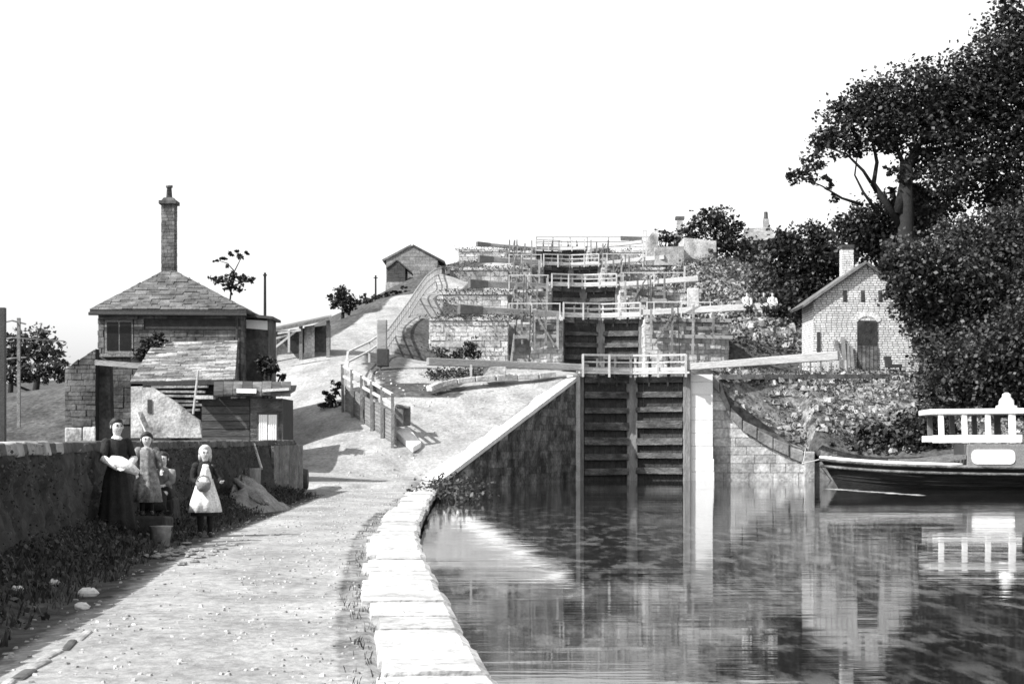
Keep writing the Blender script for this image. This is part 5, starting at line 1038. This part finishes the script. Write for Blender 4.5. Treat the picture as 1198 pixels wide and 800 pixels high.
# ------------------------------------------------------------------ people
def chain(s, r, pts, rads, start):
    prev = start
    for p, q_ in zip(pts, rads): s['v'].append(Vector(p)); s['r'].append(q_); s['e'].append((prev, len(s['v'])-1)); prev = len(s['v'])-1
    return prev
def person(lab, loc, h, face, J, grp_=None, parts=()):
    """J: joints in body frame (x right-of-figure, y forward, z up), fractions of standing height h"""
    root = empty('person', loc, lab, 'person', grp_, rz=0)
    Rz = Matrix.Rotation(face, 3, 'Z'); T = lambda p: Vector(loc)+Rz@(Vector(p)*h)
    s = {'v': [T(J['pelvis'])], 'r': [.068*h*J.get('w',1)], 'e': []}
    ch_ = chain(s, 0, [T(p) for p in (J['waist'], J['chest'])], [.058*h, .070*h], 0)
    nk = chain(s, 0, [T(J['neck']), T(J['head0']), T(J['head1']), T(J['head2'])], [.024*h, .046*h*J.get('hs',1), .058*h*J.get('hs',1), .038*h*J.get('hs',1)], ch_)
    for sd_ in ('L','R'):
        wr = chain(s, 0, [T(J['sho'+sd_]), T(J['elb'+sd_]), T(J['wri'+sd_]), T(J['pal'+sd_])], [.036*h, .024*h, .017*h, .019*h], ch_)
        a, b_ = Vector(J['wri'+sd_]), Vector(J['pal'+sd_]); d = (b_-a).normalized(); sx = d.cross(Vector((0,1,.3))).normalized(); sz = sx.cross(d)
        for k_, ln_ in zip((-1.5,-.5,.5,1.5), (.034,.042,.044,.036)): chain(s, 0, [T(b_+sx*k_*.008+d*ln_*.55), T(b_+sx*k_*.010+d*ln_+sz*.012)], [.0055*h,.0045*h], wr)
        chain(s, 0, [T(a.lerp(b_,.5)+sx*-.020+sz*.01), T(a.lerp(b_,.9)+sx*-.028+sz*.018)], [.006*h,.005*h], wr-0)
        kn = chain(s, 0, [T(J['hip'+sd_]), T(J['kne'+sd_]), T(J['ank'+sd_]), T(J['toe'+sd_])], [.050*h, .034*h, .022*h, .018*h], 0)
    me = bpy.data.meshes.new('body'); me.from_pydata([tuple(v-Vector(loc)) for v in s['v']], s['e'], []); me.materials.append(J.get('bodymat', M_skin)); o = bpy.data.objects.new('body', me); COL.objects.link(o); o.parent = root
    sk = o.modifiers.new('skin', 'SKIN'); 
    for i, r_ in enumerate(s['r']): me.skin_vertices[0].data[i].radius = (r_, r_)
    me.skin_vertices[0].data[0].use_root = True
    sk.use_smooth_shade = True; ss = o.modifiers.new('sub', 'SUBSURF'); ss.levels = 1; ss.render_levels = 2
    def part(name, m, fn, smooth=True, par=root):
        k = MB(); fn(k, T, h); k.v = [tuple(Vector(v)) for v in k.v]; return k.build(name, m, par, smooth)
    return root, T, part, J
def body_rings(T, h, lst, k, n=28, fold=0., nf=9):
    """rings given as (x,y,z,rx,ry) in body fractions"""
    b_ = MB(); b_.rings(lst, n, fold, nf); k.add([T(v) for v in b_.v], b_.f)
def sleeve(k, T, h, a, b_, c_, r0, r1, r2):
    k.tube([T(a), T(Vector(a).lerp(Vector(b_),.5)), T(b_), T(Vector(b_).lerp(Vector(c_),.5)), T(Vector(b_).lerp(Vector(c_),.92))], [r0*h, r0*h*1.05, r1*h, r1*h, r2*h], 12)
def head_bits(part, J, hair, T, long_=True):
    c = (Vector(J['head0'])+Vector(J['head2']))*.5; hs_ = J.get('hs',1)
    def hf(k, T, h):
        nn_, mm = 18, 10; vs = []
        for i in range(mm+1):
            t_ = math.pi*i/mm
            for q_ in range(nn_):
                a = 2*math.pi*q_/nn_; y = math.sin(t_)*math.sin(a); x = math.sin(t_)*math.cos(a); z_ = math.cos(t_)
                front = max(0, y)*(1 if z_ < .50 else 0); r_ = 1.0-.40*front
                vs.append(T(c+Vector((x*.064*r_, y*.069*r_-.008, z_*.072+.010))*hs_))
        k.add(vs, [(i*nn_+q_, (i+1)*nn_+q_, (i+1)*nn_+(q_+1)%nn_, i*nn_+(q_+1)%nn_) for i in range(mm) for q_ in range(nn_)])
        if long_:
            k.tube([T(c+Vector((0,-.035,.0))), T(c+Vector((0,-.055,-.07))), T(c+Vector((0,-.055,-.15)))], [.050*h,.055*h,.03*h], 10)
            for sx in (-1,1): k.tube([T(c+Vector((sx*.042,-.0,.03))), T(c+Vector((sx*.052,-.015,-.04))), T(c+Vector((sx*.052,-.02,-.10)))], [.022*h,.024*h,.012*h], 8)
    part('hair', hair, hf)
    part('nose', M_skin, lambda k, T, h: k.ball(T(c+Vector((0,.052,-.014))*hs_), (.008*h,.012*h,.014*h), 8, 5))
    for sx in (-1,1): part('eye', M_eye, lambda k, T, h: k.ball(T(c+Vector((sx*.020,.051,.004))*hs_), (.0105*h,.008*h,.0065*h), 6, 4)); part('eyebrow', M_dhair if hair is M_dhair else M_grey, lambda k, T, h: k.ball(T(c+Vector((sx*.021,.052,.018))*hs_), (.014*h,.008*h,.003*h), 6, 4)); part('ear', M_skin, lambda k, T, h: k.ball(T(c+Vector((sx*.057,0,-.005))*hs_), (.006*h,.012*h,.018*h), 6, 5))
    part('mouth', M_grey, lambda k, T, h: k.ball(T(c+Vector((0,.051,-.034))*hs_), (.014*h,.006*h,.004*h), 6, 4))
STAND = dict(pelvis=(0,0,.52), waist=(0,0,.60), chest=(0,0,.73), neck=(0,0,.83), head0=(0,.008,.885), head1=(0,.008,.93), head2=(0,.0,.965),
 shoL=(-.10,0,.785), elbL=(-.135,.02,.63), wriL=(-.11,.09,.53), palL=(-.09,.12,.50), shoR=(.10,0,.785), elbR=(.135,.02,.63), wriR=(.11,.09,.53), palR=(.09,.12,.50),
 hipL=(-.05,0,.48), kneL=(-.052,.01,.27), ankL=(-.055,0,.045), toeL=(-.06,.07,.018), hipR=(.05,0,.48), kneR=(.052,.01,.27), ankR=(.055,0,.045), toeR=(.06,.07,.018))
def boots(part, J, m, up_=.16):
    for sd_ in ('L','R'):
        def f(k, T, h):
            a, t_, kn = Vector(J['ank'+sd_]), Vector(J['toe'+sd_]), Vector(J['kne'+sd_]); u_ = a.lerp(kn, up_/max(.01,(kn-a).length))
            k.tube([T(u_), T(a.lerp(u_,.4)), T(a+Vector((0,-.004,-.012)))], [.034*h,.030*h,.030*h], 10); k.tube([T(a+(a-t_)*.25+Vector((0,0,-.025))), T(a.lerp(t_,.4)+Vector((0,0,-.008))), T(t_+(t_-a)*.15+Vector((0,0,.002)))], [.022*h,.027*h,.018*h], 10)
        part('boot', m, f)
# girl in white pinafore
J = dict(STAND); J.update(hs=1.12, elbR=(.14,-.01,.64), wriR=(.08,.10,.59), palR=(.05,.13,.585), elbL=(-.15,.0,.65), wriL=(-.17,.07,.60), palL=(-.17,.11,.605))
gx = P(240,627,25.2); gl = Vector((gx.x, 25.2, gz(gx.x,25.2)+.005))
root, T, part, J = person('fair-haired girl standing on the towpath in a white pinafore over a dark dress', gl, 1.34, math.pi+.25, J)
part('dress', M_black, lambda k, T, h: body_rings(T, h, [(0,0,.235,.155,.135),(0,0,.36,.135,.115),(0,0,.50,.105,.09),(0,0,.60,.080,.066),(0,0,.70,.094,.074),(0,0,.77,.104,.068),(0,0,.81,.070,.05),(0,0,.835,.035,.034)], k, 30, .06, 8))
part('pinafore', M_apron, lambda k, T, h: body_rings(T, h, [(0,.004,.275,.172,.150),(0,.004,.40,.148,.128),(0,.004,.52,.114,.10),(0,.004,.61,.087,.076),(0,.014,.70,.072,.072),(0,.016,.78,.05,.060),(0,.012,.80,.042,.05)], k, 40, .12, 8))
for sd_ in ('L','R'): part('sleeve', M_black, lambda k, T, h: (sleeve(k, T, h, J['sho'+sd_], J['elb'+sd_], J['wri'+sd_], .040, .031, .024), k.ball(T(Vector(J['sho'+sd_])-Vector((0,0,.008))), .047*h, 10, 7)))
part('stockings', M_black, lambda k, T, h: [k.tube([T(J['hip'+q_]), T(J['kne'+q_]), T(J['ank'+q_])], [.05*h,.040*h,.027*h], 10) for q_ in 'LR'])
boots(part, J, M_iron); head_bits(part, J, M_fair, T)
bk = empty('basket', T((.0,.17,.52)), 'round dark grey basket held against the pinafore of the standing girl', 'basket')
one('bowl', M_grey, bk, lambda b_: b_.tube([T((.03,.16,.50)), T((.03,.16,.53)), T((.03,.16,.60)), T((.03,.16,.61))], [.05,.095,.115,.10], 14), smooth=True)
one('handle', M_grey, bk, lambda b_: b_.tube([T((-.045,.16,.60)), T((-.02,.16,.66)), T((.03,.16,.68)), T((.08,.16,.66)), T((.105,.16,.60))], .012, 6))
# woman leaning
J = dict(STAND); J.update(elbL=(-.15,.03,.64), wriL=(-.06,.15,.585), palL=(-.02,.19,.575), elbR=(.15,.05,.64), wriR=(.08,.20,.56), palR=(.07,.25,.545), head0=(0,.012,.885), head1=(0,.012,.93))
wl2 = P(132,640,22.6); wl2 = Vector((wl2.x+.05, 22.6, gz(wl2.x+.05,22.6)+.0))
root, T, part, J = person('dark-haired woman in a long black dress with white cuffs, standing against the wall', wl2, 1.49, math.pi+.65, J)
part('dress', M_black, lambda k, T, h: body_rings(T, h, [(0,-.0,.012,.178,.165),(0,0,.12,.160,.145),(0,0,.30,.134,.120),(0,0,.48,.112,.096),(0,0,.60,.074,.062),(0,0,.70,.094,.080),(0,0,.775,.106,.068),(0,0,.81,.070,.05),(0,0,.83,.036,.036)], k, 40, .11, 9))
part('collar', M_apron, lambda k, T, h: body_rings(T, h, [(0,.004,.805,.060,.050),(0,.004,.825,.048,.042),(0,.004,.84,.034,.034)], k, 16))
for sd_ in ('L','R'):
    part('sleeve', M_black, lambda k, T, h: (k.tube([T(J['sho'+sd_]), T(Vector(J['sho'+sd_]).lerp(Vector(J['elb'+sd_]),.5)), T(J['elb'+sd_])], [.041*h,.038*h,.031*h], 12), k.ball(T(Vector(J['sho'+sd_])-Vector((0,0,.008))), .047*h, 10, 7)))
    part('cuff', M_apron, lambda k, T, h: k.tube([T(J['elb'+sd_]), T(J['wri'+sd_])], [.036*h,.024*h], 12))
boots(part, J, M_iron, .06); head_bits(part, J, M_dhair, T, False)
part('bun', M_dhair, lambda k, T, h: k.ball(T((0,-.07,.93)), .034*h, 10, 7))
tag(one('white_cloth', M_apron, None, lambda b_: b_.tube([P(131,537,22.38),P(140,541,22.3),P(150,546,22.3),P(162,553,22.35)], [.05,.085,.08,.04], 10), smooth=True), 'white bundle of cloth laid across the forearms of the woman in black', 'cloth')
# low stone the small child stands on, and child
sx_, sy_ = -5.02, 23.5; zst = gz(sx_, sy_)
tag(one('mounting_stone', M_darkwall, None, lambda b_: b_.box((sx_+.0, sy_, zst+.10), (.62,.5,.36), jit=.03), bevel=.04), 'low worn stone step under the smallest standing child', 'stone step')
J = dict(STAND); J.update(elbL=(-.15,.0,.66), wriL=(-.17,.02,.55), palL=(-.17,.04,.51), elbR=(.15,.02,.65), wriR=(.14,.08,.54), palR=(.13,.11,.51), hs=1.22, head0=(0,.008,.870), head1=(0,.008,.92), head2=(0,0,.950))
root, T, part, J = person('small child in a mottled print frock standing on the stone beside the woman', Vector((sx_, sy_, zst+.28)), 1.14, math.pi+.25, J)
part('frock', M_pattern, lambda k, T, h: body_rings(T, h, [(0,0,.16,.175,.155),(0,0,.34,.155,.135),(0,0,.52,.118,.10),(0,0,.62,.096,.08),(0,0,.72,.102,.08),(0,0,.78,.108,.07),(0,0,.81,.068,.05),(0,0,.825,.035,.034)], k, 36, .11, 8))
for sd_ in ('L','R'): part('sleeve', M_pattern, lambda k, T, h: (sleeve(k, T, h, J['sho'+sd_], J['elb'+sd_], J['wri'+sd_], .045, .036, .026), k.ball(T(Vector(J['sho'+sd_])-Vector((0,0,.008))), .050*h, 10, 7)))
part('stockings', M_black, lambda k, T, h: [k.tube([T(J['hip'+q_]), T(J['kne'+q_]), T(J['ank'+q_])], [.05*h,.040*h,.028*h], 10) for q_ in 'LR'])
boots(part, J, M_iron); head_bits(part, J, M_dhair, T, False)
# seated child behind
J = dict(STAND); J.update(hs=1.15, pelvis=(0,0,.30), waist=(0,.01,.38), chest=(0,.03,.51), neck=(0,.04,.61), head0=(0,.05,.665), head1=(0,.05,.715), head2=(0,.045,.75), shoL=(-.10,.03,.565), elbL=(-.13,.07,.43), wriL=(-.07,.17,.38), palL=(-.04,.20,.375), shoR=(.10,.03,.565), elbR=(.13,.07,.43), wriR=(.07,.17,.38), palR=(.04,.20,.375),
 hipL=(-.05,.02,.28), kneL=(-.06,.22,.28), ankL=(-.06,.24,.05), toeL=(-.065,.31,.02), hipR=(.05,.02,.28), kneR=(.06,.22,.28), ankR=(.06,.24,.05), toeR=(.065,.31,.02))
cx_, cy3 = -5.30, 26.1; zc_ = gz(cx_, cy3)
tag(one('boulder', M_darkwall, None, lambda b_: b_.box((cx_-.03, cy3+.05, zc_+.14), (.42,.42,.40), jit=.04), bevel=.04), 'rough block at the wall foot on which the seated child sits', 'stone seat')
root, T, part, J = person('child sitting at the wall foot in a pale top, bonnet and dark skirt', Vector((cx_, cy3, zc_+.05)), 1.22, math.pi-.2, J)
part('blouse', M_slatel, lambda k, T, h: body_rings(T, h, [(0,.0,.30,.100,.085),(0,.01,.40,.088,.074),(0,.03,.50,.100,.08),(0,.03,.56,.106,.07),(0,.035,.595,.06,.05),(0,.04,.61,.035,.034)], k, 24))
part('skirt', M_black, lambda k, T, h: (k.tube([T((0,-.05,.27)), T((0,.10,.27)), T((0,.25,.25)), T((0,.29,.15)), T((0,.29,.08))], [.11*h,.125*h,.13*h,.13*h,.14*h], 20)))
for sd_ in ('L','R'): part('sleeve', M_slatel, lambda k, T, h: sleeve(k, T, h, J['sho'+sd_], J['elb'+sd_], J['wri'+sd_], .048, .036, .026))
boots(part, J, M_iron, .1); head_bits(part, J, M_dhair, T, False)
part('bonnet', M_coping, lambda k, T, h: k.ball(T((0,.03,.725)), (.066*h,.066*h,.058*h), 14, 9))
pl_ = empty('pail', (-4.72,23.0,gz(-4.72,23.0)), 'round grey pail on the ground in front of the small child', 'pail')
pz_ = gz(-4.72,23.0)+.005
one('body', M_stone, pl_, lambda b_: b_.tube([(-4.72,23.0,pz_),(-4.72,23.0,pz_+.26),(-4.72,23.0,pz_+.27)], [.11,.15,.16], 16), smooth=True); one('handle', M_iron, pl_, lambda b_: b_.tube([(-4.72+.15*math.cos(a), 23.0-.02, pz_+.26-.12*math.sin(a)) for a in np.linspace(0,math.pi,9)], .008, 5))
# men on the second balance beam
def beam_man(px_, lab, lean, shirt, trous):
    J = dict(STAND); J.update(pelvis=(0,0,.28), waist=(0,.01+lean*.3,.36), chest=(0,.03+lean,.49), neck=(0,.05+lean,.59), head0=(0,.06+lean,.645), head1=(0,.06+lean,.69), head2=(0,.055+lean,.73), shoL=(-.11,.03+lean,.55), elbL=(-.15,.06+lean,.42), wriL=(-.08,.20,.34), palL=(-.05,.23,.32), shoR=(.11,.03+lean,.55), elbR=(.15,.06+lean,.42), wriR=(.08,.20,.34), palR=(.05,.23,.32),
      hipL=(-.05,.02,.27), kneL=(-.07,.25,.26), ankL=(-.07,.22,.03), toeL=(-.075,.29,.01), hipR=(.05,.02,.27), kneR=(.07,.25,.26), ankR=(.07,.22,.03), toeR=(.075,.29,.01))
    loc = P(px_, 368.5, 90.2); root, T, part, J = person(lab, loc, 1.62, math.pi+.3, J, 'men on the second balance beam')
    part('shirt', shirt, lambda k, T, h: body_rings(T, h, [(0,.0,.27,.085,.075),(0,.01+lean*.3,.37,.08,.07),(0,.03+lean,.49,.098,.074),(0,.03+lean,.55,.10,.06),(0,.04+lean,.585,.05,.045)], k, 20))
    for q_ in 'LR':
        part('sleeve', shirt, lambda k, T, h: sleeve(k, T, h, J['sho'+q_], J['elb'+q_], J['wri'+q_], .046,.036,.028)); part('trouser_leg', trous, lambda k, T, h: k.tube([T(J['hip'+q_]),T(J['kne'+q_]),T(J['ank'+q_])],[.06*h,.05*h,.034*h],10))
    boots(part, J, M_iron, .05); head_bits(part, J, M_dhair, T, False)
    part('cap', trous, lambda k, T, h: k.ball(T((0,.06+lean,.735)), (.066*h,.075*h,.022*h), 12, 6))
beam_man(873, 'man in a white shirt sitting alone near the middle of the second right-hand beam', .02, M_apron, M_black)
beam_man(892, 'man in dark clothes sitting beside a man in white on the second right-hand beam', .06, M_gate, M_black)
beam_man(903, 'man in a white shirt sitting at the outermost end of the second right-hand beam', .0, M_apron, M_black)
